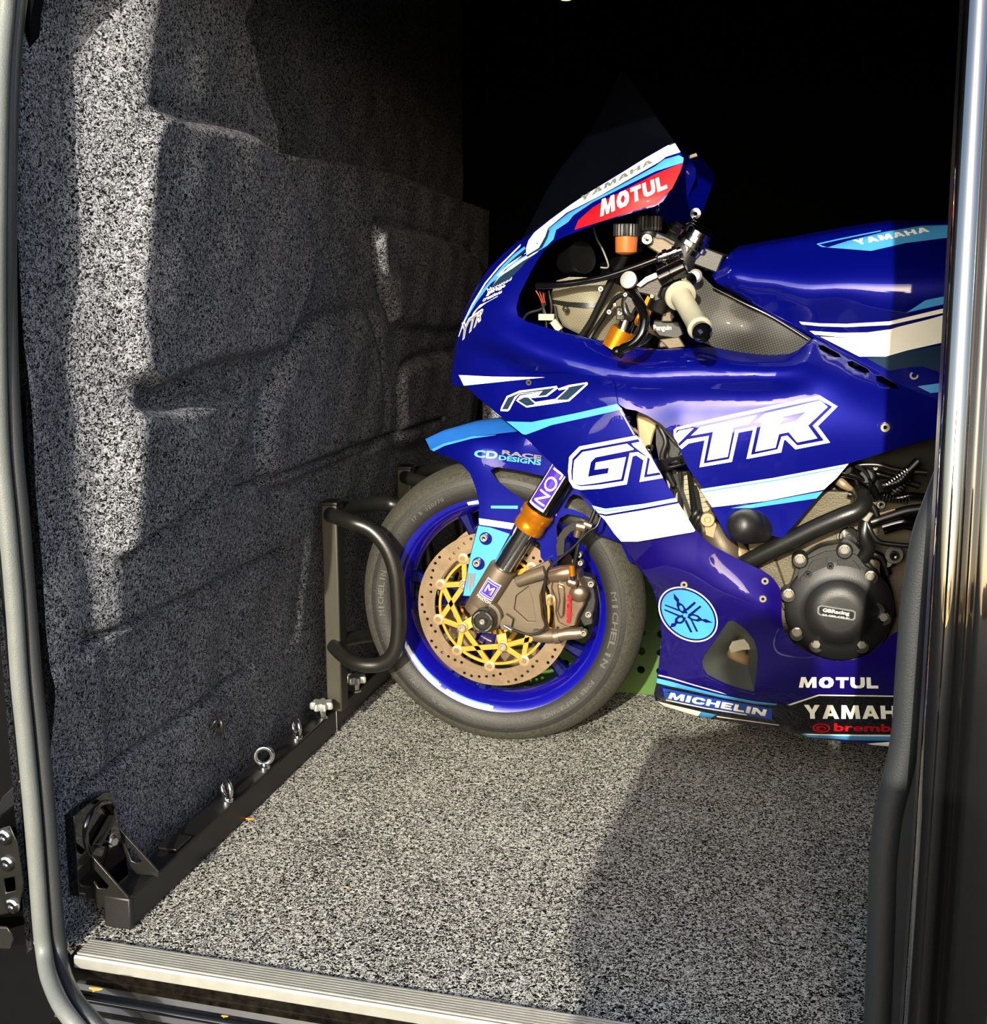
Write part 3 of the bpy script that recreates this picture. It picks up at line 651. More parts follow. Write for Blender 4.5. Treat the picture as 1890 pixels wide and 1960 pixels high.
def tyretext(txt, r0, r1, a0, a1, m=None, bold=.02):
    b = B(M['rubtxt'])
    """raised lettering round the near sidewall, tops outwards, reading clockwise from a0"""
    n = len(txt); st = (a1-a0)/n
    for i, ch in enumerate(txt):
        if ch == ' ': continue
        q0, q1 = a0+st*(i+.06), a0+st*(i+.94)
        def yy(r): return -float(np.interp(r, [.2215, .2275, .238, .2505, .258, .268, .2765], [.044, .052, .0575, .0600, .0595, .0565, .052]))-.0012
        k = 'IT1-'.find(ch)
        cu = bpy.data.curves.new('t', 'FONT'); cu.body = ch; cu.offset = 0 if ch == 'M' else bold; cu.resolution_u = 2
        ob = bpy.data.objects.new('t', cu); COL.objects.link(ob); me = bpy.data.meshes.new_from_object(ob.evaluated_get(bpy.context.evaluated_depsgraph_get())); bpy.data.objects.remove(ob)
        xs = [v.co.x for v in me.vertices]; ys_ = [v.co.y for v in me.vertices]; x0, x1, y0, y1 = min(xs), max(xs), min(ys_), max(ys_)
        if x1-x0 < .3: x0 -= .15; x1 += .15
        V = []
        for v in me.vertices:
            a = q0+(q1-q0)*(v.co.x-x0)/(x1-x0); r = r0+(r1-r0)*(v.co.y-y0)/(y1-y0); V.append(b.bm.verts.new(wp(r, a, yy(r))))
        for p in me.polygons: b.face([V[j] for j in p.vertices], 0)
        bpy.data.meshes.remove(me)
    b.out('sidewall_lettering', wheel, recalc=False, label='raised lettering on the tyre sidewall')
tyretext('MICHELIN', .240, .252, 188, 165)
tyretext('MICHELIN', .240, .252, 12, -26)
tyretext('POWER PERFORMANCE', .241, .250, -34, -66)
tyretext('17 R 120/70', .241, .249, 136, 116)
tyretext('SLICK', .242, .249, 100, 90)
tyretext('SOFT', .243, .250, 228, 222); tyretext('NHS TL', .243, .250, 245, 236)
for a in (216, 232, 250, 275, 200, 176, 130, -20, 40, -80): b = B(M['rubtxt']); b.tube([wp(r, a, -.0590+.001) for r in (.2535, .262)], .0006, seg=4, smooth=False); b.out('sidewall_rib', wheel)
# discs
def disc(y, near):
    b = B(M['disc']); c = wc+Vector((0, y, 0)); hs = []
    if near:
        for k in range(30):
            a = math.radians(12*k); r = (.1515, .1435, .1355)[k % 3]
            hs.append(ellipse(r*math.cos(a), r*math.sin(a), .0032, .0032, 0, 10))
            a += math.radians(6); r = (.1475, .1395, .1525)[k % 3]; hs.append(ellipse(r*math.cos(a), r*math.sin(a), .0032, .0032, 0, 10))
    inner = []
    for k in range(100):
        a = 2*math.pi*k/100; q = (math.degrees(a)-122) % 36; q = min(q, 36-q); inner.append(((.1245-.010*max(0, 1-q/5))*math.cos(a), (.1245-.010*max(0, 1-q/5))*math.sin(a)))
    b.plate(ellipse(0, 0, .160, .160, 0, 128), c, (1, 0, 0), (0, 0, 1), .005, holes=[inner]+hs)
    b.out('brake_disc', wheel, sharp=30, label='drilled steel brake disc')
    b = B(M['gold']); y0 = y-.002
    ia = [141+72*k for k in range(5)]; oa = [122+36*k for k in range(10)]
    for a in ia:
        for da in (-55, -19, 17, 53):
            b.bar(wp(.078, a, y0), wp(.117, a+da, y0), .0105, .006, up=(0, 1, 0))
        b.bar(wp(.078, a, y0), wp(.048, a, y0+.01), .020, .006, up=(0, 1, 0))
        b.lathe(wp(.078, a, y0), DN, [(-.003, .0115), (.0034, .0115), (.0042, .010), (.0042, 0), ], seg=20)
    b.lathe(c, DN, [(-.002, .111), (.0048, .111), (.0048, .1165), (-.002, .1165)], seg=100, ring=True)
    b.lathe(c, DN, [(-.004, .042), (.002, .042), (.002, .052), (-.004, .052)], seg=60, ring=True)
    b.out('disc_carrier', wheel, .0006, label='gold disc carrier with crossing arms')
    if near:
        for a in oa:
            b = B(M['tan'], M['gblack']); b.lathe(wp(.1205, a, y-.002), DN, [(0, .0115), (.004, .0115), (.0048, .0100), (.0048, .0058), (.0008, .0052), (.0008, 0)], seg=22); b.out('disc_button', wheel)
        for a in ia:
            b = B(M['steel']); b.lathe(wp(.078, a, y-.006), DN, [(0, .0085), (.005, .0085), (.006, .0075), (.006, .0038), (.003, .0034), (.003, 0)], seg=18); b.out('disc_bolt', wheel)
disc(-.068, True); disc(.063, False)
b = B(M['black'])
for k in range(26):
    a = 14*k; b.bar(wp(.037, a, -.072), wp(.052, a, -.072), .003, .006, up=(0, 1, 0))
b.lathe(wc+Vector((0, -.07, 0)), DN, [(0, .030), (0, .040), (.008, .040), (.008, .030)], ring=True); b.out('sensor_ring', wheel)
# --- forks
def fk(s_, lab):
    y = YC-.107*s_
    bot = P(935, 1134, YC-.107); col_ = P(1024, 991, YC-.107); top = P(1090, 885, YC-.107)
    f = lambda p: Vector((p.x, y, p.z)); bot, col_, top = f(bot), f(col_), f(top); ax = (top-bot).normalized()
    up = top+ax*.42
    b = B(M['chrome']); b.cyl(bot, col_, .0215, seg=40); root_ = b.out('fork', bike, label='polished fork tube')
    b = B(M['gold2']); h = (col_-bot).length
    b.lathe(bot, ax, [(h-.028, .022), (h-.028, .030), (h-.018, .0315), (h-.014, .0300), (h-.002, .0305), (h+.002, .0330), (h+.016, .0330), (h+.019, .031), (h+.019, .024)], seg=48); b.out('dust_collar', root_, label='gold dust collar')
    b = B(M['gblack']); b.lathe(bot, ax, [(h+.017, .027), (h+.02, .0285), (h+.30, .0285), (h+.31, .027), (h+.42, .027)], seg=48); b.out('outer_tube', root_, label='black outer tube')
    b = B(M['casting']); b.lathe(bot, ax, [(-.050, .020), (-.040, .026), (-.02, .0275), (.058, .0285), (.062, .027), (.062, .0218)], seg=40)
    axl = Vector((WX, y, WZ)); b.lathe(axl+Vector((0, .022, 0)), DN, [(0, .02), (0, .030), (.010, .0315), (.040, .0315), (.044, .029), (.044, .02)], seg=36)
    b.tube([bot-ax*.05, bot-ax*.035, bot-ax*.01], [.026, .027, .026], seg=24, n=2)
    # caliper lug plate
    pl = [(915, 1150), (930, 1158), (950, 1140), (975, 1107), (990, 1109), (1000, 1098), (1032, 1082), (1050, 1073), (1058, 1088), (1052, 1107), (1040, 1118), (1033, 1140), (1037, 1180), (1046, 1205), (1056, 1224), (1030, 1226), (1000, 1210), (960, 1196), (948, 1182), (930, 1182)] if s_ > 0 else None
    if s_ > 0:
        b.pp(pl, .113, .016, holes=[[(988, 1140), (1012, 1122), (1020, 1150), (1026, 1190), (1010, 1190), (984, 1166)]])
        b.pp([(975, 1110), (1030, 1100), (1036, 1130), (1030, 1160), (1050, 1212), (1000, 1205), (970, 1160)], .106, .006)
        b.tube([D(990, 1114, .116), D(1020, 1103, .118), D(1045, 1095, .118)], [.011, .0125, .014], seg=20, n=3)
        b.tube([D(1022, 1215, .113), D(1045, 1217, .113), D(1064, 1216, .113)], [.013, .014, .014], seg=20, n=3)
        b.pp([(955, 1192), (968, 1176), (982, 1186), (978, 1204), (960, 1206)], .128, .012)
    b.out('fork_foot', root_, .001, label='olive grey cast fork foot')
    if s_ > 0:
        # flip: lettering runs down the tube; curved field following the tube
        cyl_field(root_, bot, ax, h)
def cyl_field(root_, bot, ax, h):
    """decals wrapped on the near side of the fork tube"""
    sx = ax.cross(Vector((0, 1, 0))).normalized()
    if sx.x < 0: sx = -sx
    def on(hh, q, R): return bot+ax*hh+sx*R*math.sin(q)-Vector((0, 1, 0))*R*math.cos(q)
    def wrap(b, h0, h1, q0, q1, R, m, n=10):
        b.grid([[on(h0+(h1-h0)*i/8, q0+(q1-q0)*j/n, R) for j in range(n+1)]+[on(h0+(h1-h0)*i/8, q1-(q1-q0)*j/n, R-.0008) for j in range(n+1)] for i in range(9)], m, True, True)
    def wtext(b, txt, h0, h1, q0, q1, R, m, down=True, bold=.03):
        cu = bpy.data.curves.new('t', 'FONT'); cu.body = txt; cu.offset = 0 if 'M' in txt else bold; cu.resolution_u = 3; ob = bpy.data.objects.new('t', cu); COL.objects.link(ob)
        me = bpy.data.meshes.new_from_object(ob.evaluated_get(bpy.context.evaluated_depsgraph_get())); bpy.data.objects.remove(ob)
        bb = bmesh.new(); bb.from_mesh(me); bmesh.ops.triangulate(bb, faces=bb.faces)
        for _ in range(3): bmesh.ops.subdivide_edges(bb, edges=[e for e in bb.edges if e.calc_length() > .18], cuts=1); bmesh.ops.triangulate(bb, faces=[f for f in bb.faces if len(f.verts) > 3])
        xs = [v.co.x for v in bb.verts]; ys_ = [v.co.y for v in bb.verts]; x0, x1, y0, y1 = min(xs), max(xs), min(ys_), max(ys_); V = {}
        for v in bb.verts:
            a, c = (v.co.x-x0)/(x1-x0), (v.co.y-y0)/(y1-y0)
            V[v] = b.bm.verts.new(on(h1+(h0-h1)*a, q0+(q1-q0)*c, R) if down else on(h0+(h1-h0)*c, q0+(q1-q0)*a, R))
        i = b.mi(m)
        for f in bb.faces: b.face([V[v] for v in f.verts], i)
        bb.free(); bpy.data.meshes.remove(me)
    b = B(M['violet']); R = .0285
    wrap(b, h+.026, h+.30, -.95, .38, R+.0006, M['white']); wrap(b, h+.031, h+.30, -.86, .30, R+.0012, M['violet'])
    wtext(b, 'MAXTON', h+.037, h+.205, -.62, .22, R+.0018, M['white'], bold=.03)
    b.out('maker_decal', root_, recalc=False, label='violet and white lettered decal on the fork tube')
    b = B(M['white']); R = .0283
    wrap(b, -.002, .036, -.50, .62, R+.0004, M['white']); wrap(b, .000, .034, -.44, .56, R+.0010, M['violet']); wrap(b, .003, .031, -.36, .48, R+.0014, M['white']); wrap(b, .004, .030, -.34, .45, R+.0018, M['violet'])
    wtext(b, 'M', .009, .026, -.2, .32, R+.0024, M['white'], down=False, bold=.03); wtext(b, 'MAXTON', -.010, -.004, -.5, .62, R+.0006, M['white'], down=False)
    b.out('maker_badge', root_, recalc=False, label='violet square letter badge on the fork foot')
fk(-1, ''); fk(1, '')
# axle end
b = B(M['satin']); c = Vector((WX, YC-.155, WZ))
b.lathe(c, DN, [(-.03, .018), (-.03, .0235), (.002, .0235), (.0045, .0215), (.0045, .0165), (.0015, .0155), (.0015, .0095), (.005, .009), (.005, .005), (.003, 0)], seg=40)
ax_ = b.out('axle', bike, label='black axle end')
b = B(M['steel']); b.lathe(c+Vector((0, -.004, 0)), DN, [(0, .0052), (.003, .005), (.003, .003), (.001, 0)], seg=16)
for a0 in (20, 110, 200, 290):
    for a in np.linspace(a0, a0+46, 7): q = c+Vector((.019*math.cos(math.radians(a)), -.0046, .019*math.sin(math.radians(a)))); b.box(q, (.0012, .0006, .0028))
b.out('axle_marks', ax_)
# --- brake caliper
b = B(M['caliper'])
b.pp([(1060, 1096), (1100, 1089), (1108, 1096), (1110, 1110), (1118, 1124), (1125, 1136), (1118, 1160), (1108, 1178), (1102, 1198), (1086, 1200), (1068, 1192), (1062, 1172), (1064, 1150), (1054, 1126)], .135, .05)
b.pp([(1066, 1118), (1080, 1122), (1082, 1150), (1080, 1180), (1072, 1186), (1066, 1170), (1070, 1150)], .141, .01)
b.tube([D(1052, 1102, .135), D(1075, 1098, .138), D(1098, 1094, .138)], [.013, .016, .015], seg=24, n=3)
b.tube([D(1060, 1218, .128), D(1085, 1213, .128), D(1104, 1212, .128), D(1118, 1210, .128)], [.0135, .0125, .012, .011], seg=24, n=3)
b.cyl(D(1086, 1112, .150), D(1106, 1118, .150), .009); b.sphere(D(1108, 1136, .135), .019, sc=(1, .6, .9))
cal = b.out('brake_caliper', bike, .004, label='titanium grey brake caliper', sharp=40)
F_ = Flat(.1422)
b = B(M['red']); b.text('brembo', [(1098, 1138), (1096, 1192), (1084, 1194), (1086, 1138)], F_, off=.0, bold=.05); b.out('maker_lettering', cal, label='red lettering on the caliper')
for u, v, r in ((1133, 1116, .0068), (1128, 1174, .0068), (1119, 1210, .0065), (1110, 1060, .006), (1113, 1076, .0055)):
    b = B(M['steel']); b.bolt(u, v, .137, r, .010); b.out('caliper_bolt', cal)
b = B(M['caliper']); b.cyl(D(1090, 1140, .12), D(1090, 1140, .085), .02); b.out('piston_body', cal)
b = B(M['caliper']); b.cyl(D(1062, 1218, .128), D(1072, 1216, .128), .0155); b.out('pivot_collar', cal)
b = B(M['black']); b.pp([(1112, 1100), (1135, 1105), (1142, 1150), (1136, 1195), (1118, 1200), (1106, 1180)], .10, .03); b.out('far_body', cal, .003)
# bracket, hose, sensor cables
b = B(M['satin']); b.pp([(1080, 1010), (1096, 1000), (1112, 1000), (1110, 1012), (1094, 1018), (1082, 1032), (1080, 1062), (1066, 1066), (1064, 1044), (1070, 1024)], .138, .006); hb = b.out('hose_bracket', bike, .001)
b = B(M['caliper']); b.cyl(D(1104, 1006, .150), D(1122, 1010, .150), .010); b.cyl(D(1118, 1002, .150), D(1134, 1008, .150), .008); b.cyl(D(1108, 1012, .15), D(1104, 1028, .15), .007); b.out('hose_clamp', hb, .001)
b = B(M['wire']); b.tube([D(1140, 975, .15), D(1130, 1000, .152), D(1112, 1030, .152), D(1104, 1060, .152), D(1100, 1082, .15)], .0042); b.tube([D(1150, 990, .15), D(1142, 1008, .156), D(1124, 1020, .156), D(1095, 1050, .156), D(1060, 1078, .152), D(1046, 1100, .15), D(1042, 1140, .15), D(1046, 1180, .148), D(1044, 1200, .148), D(1030, 1212, .148), D(1005, 1213, .146), D(975, 1202, .14)], .0026)
hose = b.out('brake_hose', bike)
b = B(M['gold2']); b.cyl(D(1094, 1082, .152), D(1096, 1102, .152), .0062); b.out('hose_union', hose, label='yellow hose sleeve')
b = B(M['chrome']); b.cyl(D(1096, 1102, .152), D(1097, 1110, .152), .0055); b.out('hose_ferrule', hose)
b = B(M['chrome']); b.cyl(D(966, 1198, .14), D(980, 1206, .143), .004); b.out('hose_ferrule', hose)
# --- front fender
FF = TPS([(825, 862, .0), (870, 812, .0), (960, 806, .03), (850, 850, .035), (905, 835, .06), (1000, 830, .085), (880, 884, .072), (960, 875, .085), (1043, 874, .088), (910, 940, .084), (960, 950, .088), (918, 1010, .088), (980, 1014, .09), (886, 1140, .088), (940, 1060, .09), (1100, 960, .088), (1135, 966, .088), (1186, 1036, .078), (1080, 1100, .088), (1160, 1040, .085), (1230, 1090, .06)])
b = B(M['paint'])
fo = [(825, 862), (850, 850), (905, 836), (990, 826), (1060, 860), (1110, 925), (1176, 1010), (1240, 1085), (1205, 1075), (1188, 1038), (1160, 1028), (1140, 1022), (1128, 996), (1110, 988), (1086, 984), (1072, 992), (1066, 1006), (1066, 1040), (1070, 1062), (1066, 1085), (1082, 1104), (1074, 1112), (1058, 1096), (1035, 1066), (1034, 1040), (1010, 1020), (984, 1012), (952, 1064), (924, 1112), (908, 1143), (885, 1141), (900, 1064), (915, 1004), (918, 969), (910, 931), (900, 906), (880, 884), (850, 872)]
h1 = [(939, 900), (951, 894), (985, 899), (1040, 911), (1024, 956), (1014, 966), (973, 937), (950, 918)]
h2 = [(1090, 952), (1098, 946), (1112, 950), (1142, 984), (1150, 998), (1138, 1004), (1120, 984), (1100, 976), (1080, 972)]
b.patch(fo, FF, 0, .0035, step=11, holes=[h1, h2], mir=True)
# crown over the tyre joins the two sides
rows = []
for (u, v) in ((825, 862), (850, 850), (905, 836), (990, 826)):
    q = P(u, v, YC-FF(u, v)); q2 = Vector((q.x, 2*YC-q.y, q.z)); rad = (q-wc); rad.y = 0; L = rad.length
    rows.append([q.lerp(q2, t)+rad.normalized()*math.sin(math.pi*t)*.026 for t in np.linspace(0, 1, 13)])
b.grid(rows, M['skyblue'])
for sg in (1,):
    b.patch([(916, 1006), (940, 1010), (976, 1022), (952, 1066), (925, 1112), (908, 1141), (887, 1140), (901, 1064)], FF, .0008, .0006, M['cyan'], step=12)
    b.patch([(917, 992), (985, 1002), (980, 1013), (918, 1004)], FF, .0012, .0006, M['white'], step=12)
    b.patch([(940, 968), (992, 968), (991, 974), (940, 973)], FF, .0008, .0006, M['cyan'], step=12)
    b.patch([(826, 860), (850, 849), (905, 835), (950, 830), (950, 833), (905, 839), (852, 853), (830, 864)], FF, .0008, .0006, M['cyan'], step=12)
fender = b.out('front_fender', bike, sharp=50)
b = B(M['cyan'])
b.text('CD', [(909, 861), (954, 864), (952, 879), (907, 875)], FF, .0012, bold=.04)
b.text('DESIGNS', [(956, 871), (1037, 881), (1035, 891), (955, 880)], FF, .0012, bold=.03)
b.text('RACE', [(962, 861), (1037, 872), (1036, 881), (961, 870)], FF, .0010, bold=.04, m=M['grey'])
b.out('fender_lettering', fender, recalc=True, label='sky blue and grey lettering on the fender')
b = B(M['gold2'])
for i, (x, l) in enumerate(((895, 34), (901, 40), (907, 30))):
    b.patch([(x, 1096), (x+5, 1098), (x+2, 1098+l*.5), (x-1, 1098+l), (x-3, 1098+l*.6)], FF, .0014, .0006, M['grey'], step=12)
b.out('claw_decal', fender, label='grey claw mark decal')
for u, v in ((930, 1031), (916, 1079)):
    b = B(M['steel'], M['navy']); b.lathe(D(u, v, .092), DN, [(-.008, .013), (0, .013), (.001, .012)], M['paint'], 24); b.bolt(u-2, v-2, .094, .0078, .009); b.out('fender_bolt', fender)
# --- rear wheel, swingarm and tail, mostly behind the pillar
b = B(M['tyre'], M['tread']); rc = Vector((.815, YC, .32))
rp = [(-.07, .225), (-.09, .26), (-.085, .285), (-.055, .31), (0, .32), (.055, .31), (.085, .285), (.09, .26), (.07, .225)]
b.lathe(rc, (0, 1, 0), rp, seg=80, ring=True); rw = b.out('rear_wheel', bike)
b = B(M['rim']); b.lathe(rc, (0, 1, 0), [(-.07, .228), (-.06, .205), (.06, .205), (.07, .228)], seg=80, ring=True)
for k in range(5): b.bar(rc, rc+Vector((.21*math.cos(k*1.2566), 0, .21*math.sin(k*1.2566))), .03, .04, up=(0, 1, 0))
b.lathe(rc, (0, 1, 0), [(-.07, .02), (-.07, .05), (.07, .05), (.07, .02)], ring=True); b.out('rear_rim', rw)
b = B(M['satin'])
for s_ in (-1, 1): b.bar((.25, YC+s_*.10, .40), (.83, YC+s_*.13, .32), .03, .07, up=(0, 1, 0))
b.out('swingarm', bike, .008)
# --- fairing: one smooth field for cowl and side panels
FS = TPS(ln((865, 738, .045), (872, 672, .04), (893, 590, .045), (935, 515, .055), (1000, 459, .065), (1108, 381, .08), (1190, 330, .09), (1241, 298, .095), (1293, 273, .10))+
    ln((1309, 303, .118), (1295, 344, .135), (1254, 395, .15), (1146, 427, .15), (1082, 452, .145), (1041, 481, .14), (1009, 538, .13), (989, 589, .125), (1009, 614, .135), (1089, 636, .150), (1209, 663, .160), (1290, 660, .165), (1353, 663, .17), (1417, 675, .172), (1480, 679, .172), (1512, 676, .17), (1541, 660, .165), (1560, 648, .16))+
    [(1200, 365, .140), (1100, 420, .125), (1020, 478, .115), (960, 560, .105), (925, 620, .105), (900, 640, .085)]+
    ln((925, 645, .118), (945, 657, .135), (1000, 680, .168), (1050, 694, .188), (1100, 704, .204), (1200, 713, .220), (1300, 710, .225), (1400, 702, .224), (1500, 700, .216), (1560, 698, .202))+
    ln((1590, 672, .160), (1652, 704, .162), (1734, 748, .168), (1804, 778, .17))+
    [(1620, 720, .188), (1690, 755, .186), (1880, 830, .15)]+
    ln((900, 667, .078), (960, 684, .125), (1020, 706, .158), (1100, 732, .192), (1200, 752, .212), (1320, 756, .218), (1450, 752, .219), (1560, 752, .212))+
    [(905, 700, .085), (950, 712, .118), (890, 735, .07), (960, 770, .12), (1040, 780, .168)]+
    ln((1300, 800, .224), (1420, 795, .2255), (1540, 795, .2235), (1660, 812, .214), (1750, 835, .20))+
    [(1300, 849, .226), (1361, 971, .218), (1400, 1030, .212), (1498, 1031, .210), (1560, 960, .212), (1460, 870, .228), (1560, 860, .224), (1625, 887, .214), (1731, 854, .202),
    (967, 804, .120), (1088, 918, .185), (1189, 1036, .198), (1330, 1016, .224), (1262, 905, .222), (1220, 840, .218), (1181, 782, .214), (1120, 840, .206), (1240, 980, .222), (1050, 850, .178)], reg=6e-4)
OP = cr(860, 100, 3.15, [(440, 1130), (600, 1010), (780, 885), (1000, 745), (1200, 625), (1340, 540), (1366, 545), (1388, 590), (1415, 640), (1408, 700), (1370, 770), (1330, 840), (1290, 900), (1240, 930), (1130, 960), (900, 1030), (780, 1080), (700, 1110), (620, 1150), (570, 1200), (530, 1260), (490, 1330), (455, 1400), (425, 1460), (405, 1540), (415, 1590), (470, 1625), (600, 1665), (720, 1695), (850, 1725), (950, 1747), (1100, 1775), (1200, 1785), (1300, 1790)]) \
   + cr(1290, 400, 3.15, [(200, 830), (300, 845), (400, 863), (500, 876), (600, 880), (700, 872), (750, 850), (790, 820), (830, 785), (850, 778), (1000, 858), (1140, 938), (1400, 1078), (1620, 1160), (1900, 1290), (1900, 1370), (1545, 1385), (1390, 1430), (1200, 1490), (1055, 1535), (980, 1630), (900, 1700), (750, 1880)]) \
   + cr(1190, 850, 3.15, [(970, 568), (880, 545), (830, 535), (760, 566), (680, 582), (650, 565), (620, 530), (540, 380), (490, 270), (400, 140), (355, 40)]) \
   + cr(840, 620, 3.15, [(1450, 725), (1400, 660), (1340, 602), (1260, 553), (1190, 522), (1130, 512), (1095, 490), (1080, 478), (1062, 372), (1030, 322), (985, 312), (700, 300), (560, 300), (300, 278)]) \
   + [(905, 715), (880, 722), (866, 738), (864, 722), (868, 695), (872, 665), (880, 625), (893, 588), (912, 550), (937, 513), (965, 484), (990, 463)]
def clean(p):
    o = []
    for q in p:
        if not o or math.hypot(q[0]-o[-1][0], q[1]-o[-1][1]) > 1.5: o.append(q)
    return o
OP = clean(OP)
GY = clean(cr(840, 620, 3.15, [(85, 375), (160, 375), (185, 392), (230, 440), (330, 520), (400, 580), (500, 662), (640, 798), (780, 938), (860, 1010), (930, 1090), (1000, 1180), (1060, 1268), (1100, 1312), (1200, 1312), (1540, 1252), (1548, 1244), (1450, 1085), (1335, 900), (1215, 710), (1180, 650), (1105, 512), (1078, 480), (1062, 372), (1030, 322), (985, 312), (700, 300), (560, 298), (300, 276), (130, 300), (80, 350)]))
b = B(M['paint'], M['white'], M['cyan'], M['navy'], M['red'])
slots = [[(1567, 661), (1576, 661), (1606, 677), (1611, 684), (1600, 684), (1570, 669)], [(1622, 692), (1632, 691), (1661, 706), (1666, 713), (1655, 714), (1625, 700)], [(1677, 720), (1688, 720), (1716, 736), (1722, 744), (1710, 744), (1680, 729)]]
b.patch(OP, FS, 0, .0035, step=9, holes=slots, mir=True)
# nose bridge between the halves
nose = [q for q in OP if q[0] < 1300 and q in OP[-12:]+OP[:7]]
nose_line = OP[-11:]+OP[:7]
rows = []
for u, v in nose_line:
    q = P(u, v, YC-FS(u, v)+.0015); q2 = Vector((q.x, 2*YC-q.y, q.z)); rows.append([q.lerp(q2, t)+Vector((-.002, 0, .003))*math.sin(math.pi*t) for t in np.linspace(0, 1, 9)])
b.grid(rows)
Z = lambda pts, off=.0008, m=None, s=12: b.patch(pts, FS, off, .0007, m, step=s)
# side stripes
Z(cr(1290, 400, 3.15, [(160, 1690), (600, 1622), (1055, 1536), (980, 1625), (905, 1692), (560, 1760), (232, 1798)]), m=M['white'])
Z(cr(1290, 400, 3.15, [(172, 1701), (600, 1634), (1035, 1553), (1028, 1561), (600, 1642), (176, 1709)]), .0016, M['cyan'])
Z(cr(1290, 400, 3.15, [(345, 1803), (430, 1788), (900, 1702), (862, 1745), (640, 1778), (470, 1803)]), m=M['cyan'])
# cowl bands
Z([(1291, 272), (1303, 291), (1275, 300), (1262, 310), (1148, 375), (1085, 407), (1049, 437), (1044, 452), (1032, 474), (1008, 489), (1007, 475), (1012, 460), (1023, 445), (1053, 421), (1091, 393), (1127, 369), (1190, 331), (1235, 303), (1286, 274)], m=M['white'])
Z([(1300, 297), (1309, 302), (1308, 311), (1255, 328), (1135, 387), (1098, 412), (1088, 425), (1065, 440), (1060, 458), (1048, 470), (1030, 481), (1006, 494), (980, 512), (958, 530), (936, 545), (960, 520), (985, 500), (1008, 488), (1034, 474), (1042, 462), (1047, 445), (1050, 438), (1088, 408), (1145, 378), (1255, 318), (1272, 305)], m=M['cyan'])
Z([(1308, 311), (1302, 330), (1287, 361), (1258, 390), (1210, 405), (1100, 440), (1107, 422), (1135, 397), (1160, 382), (1255, 333)], .0016, M['red'])
Z([(1035, 472), (1045, 452), (1049, 440), (1052, 441), (1048, 455), (1038, 474), (1010, 492), (1008, 489)], .0022, M['navy'])
Z(cr(840, 400, 5.444, [(895, 388), (903, 415), (800, 500), (690, 600), (540, 780), (400, 965), (300, 1130), (240, 1262), (232, 1245), (290, 1110), (385, 935), (530, 750), (670, 585), (780, 475)]), .0012, M['cyan'])
Z(cr(840, 400, 5.444, [(905, 425), (890, 450), (760, 560), (700, 640), (640, 690), (800, 560), (980, 440), (1050, 430), (1040, 445), (900, 560), (870, 600), (700, 770), (600, 800), (540, 850), (430, 1000), (480, 930), (560, 790), (700, 610), (800, 510)]), .0008, M['navy'])
Z(cr(840, 400, 5.444, [(905, 460), (1000, 400), (900, 460), (700, 620), (640, 690), (600, 700), (720, 580)]), .0018, M['white'])
Z(cr(840, 400, 5.444, [(1045, 440), (1000, 470), (880, 540), (760, 625), (640, 700), (560, 800), (640, 690), (800, 560), (930, 480)]), .0018, M['white'])
Z(cr(840, 400, 5.444, [(855, 365), (800, 420), (620, 600), (480, 770), (345, 990), (250, 1190), (205, 1330), (212, 1330), (262, 1190), (358, 995), (492, 778), (632, 608), (812, 428), (850, 390)]), .0012, M['white'])
Z(cr(840, 400, 5.444, [(430, 1000), (520, 960), (620, 905), (610, 915), (500, 975), (400, 1050), (330, 1150), (360, 1080)]), .0012, M['white'])
cowl = b.out('upper_fairing', bike, sharp=50)
b = B(M['white'])
T = lambda txt, q, m=None, off=.0022, **k: b.text(txt, q, FS, off=off, m=m, **k)
b.block('MOTUL', [(1151, 382), (1272, 335), (1278, 360), (1149, 415)], FS, off=.0026)
b.out('oil_lettering', cowl, label='white lettering on the red cowl patch')
b = B(M['grey']); b.block('YAMAHA', [(1112, 376), (1249, 303), (1250, 311), (1110, 387)], FS, off=.0022); b.out('maker_lettering', cowl, label='thin dark lettering on the white cowl band')
b = B(M['white']); T('Maxwood', cr(840, 400, 5.444, [(500, 830), (765, 710), (755, 740), (520, 880)])); T('garage', cr(840, 400, 5.444, [(510, 865), (700, 785), (690, 820), (490, 915)])); T('creations', cr(840, 400, 5.444, [(470, 925), (665, 840), (655, 875), (455, 970)]), bold=.02)
b.out('sponsor_lettering', cowl, label='small white lettering on the nose')
b = B(M['white']); T('YTR', cr(840, 400, 5.444, [(240, 1190), (480, 1020), (440, 1160), (230, 1390)]), bold=.05, shear=.2, off=.002); T('YTR', cr(840, 400, 5.444, [(252, 1200), (468, 1042), (436, 1148), (240, 1365)]), bold=.0, shear=.2, m=M['grey'], off=.003)
b.out('nose_lettering', cowl, label='white outlined letters on the nose')
def letter(L, off, m):
    for q in L: b.patch(q, FS, off, .0007, m, step=11)
b = B(M['white']); cB = lambda p: cr(1290, 740, 5.559, p); cA = lambda p: cr(1080, 740, 6.535, p)
letter([cB([(35, 432), (600, 300), (1555, 95), (1745, 210), (1535, 420), (1665, 595), (1295, 668), (1190, 565), (1175, 570), (1145, 700), (775, 770), (845, 460), (690, 490), (620, 800), (275, 858), (330, 570), (160, 605), (85, 665), (60, 640), (0, 530), (0, 460)])], .001, M['white'])
letter([cB([(35, 462), (600, 335), (1545, 133), (1690, 213), (1480, 415), (1600, 573), (1315, 627), (1210, 520), (1148, 532), (1105, 667), (822, 727), (888, 418), (655, 462), (590, 770), (318, 818), (375, 523), (140, 562), (60, 635), (0, 535)])], .0018, M['paint'])
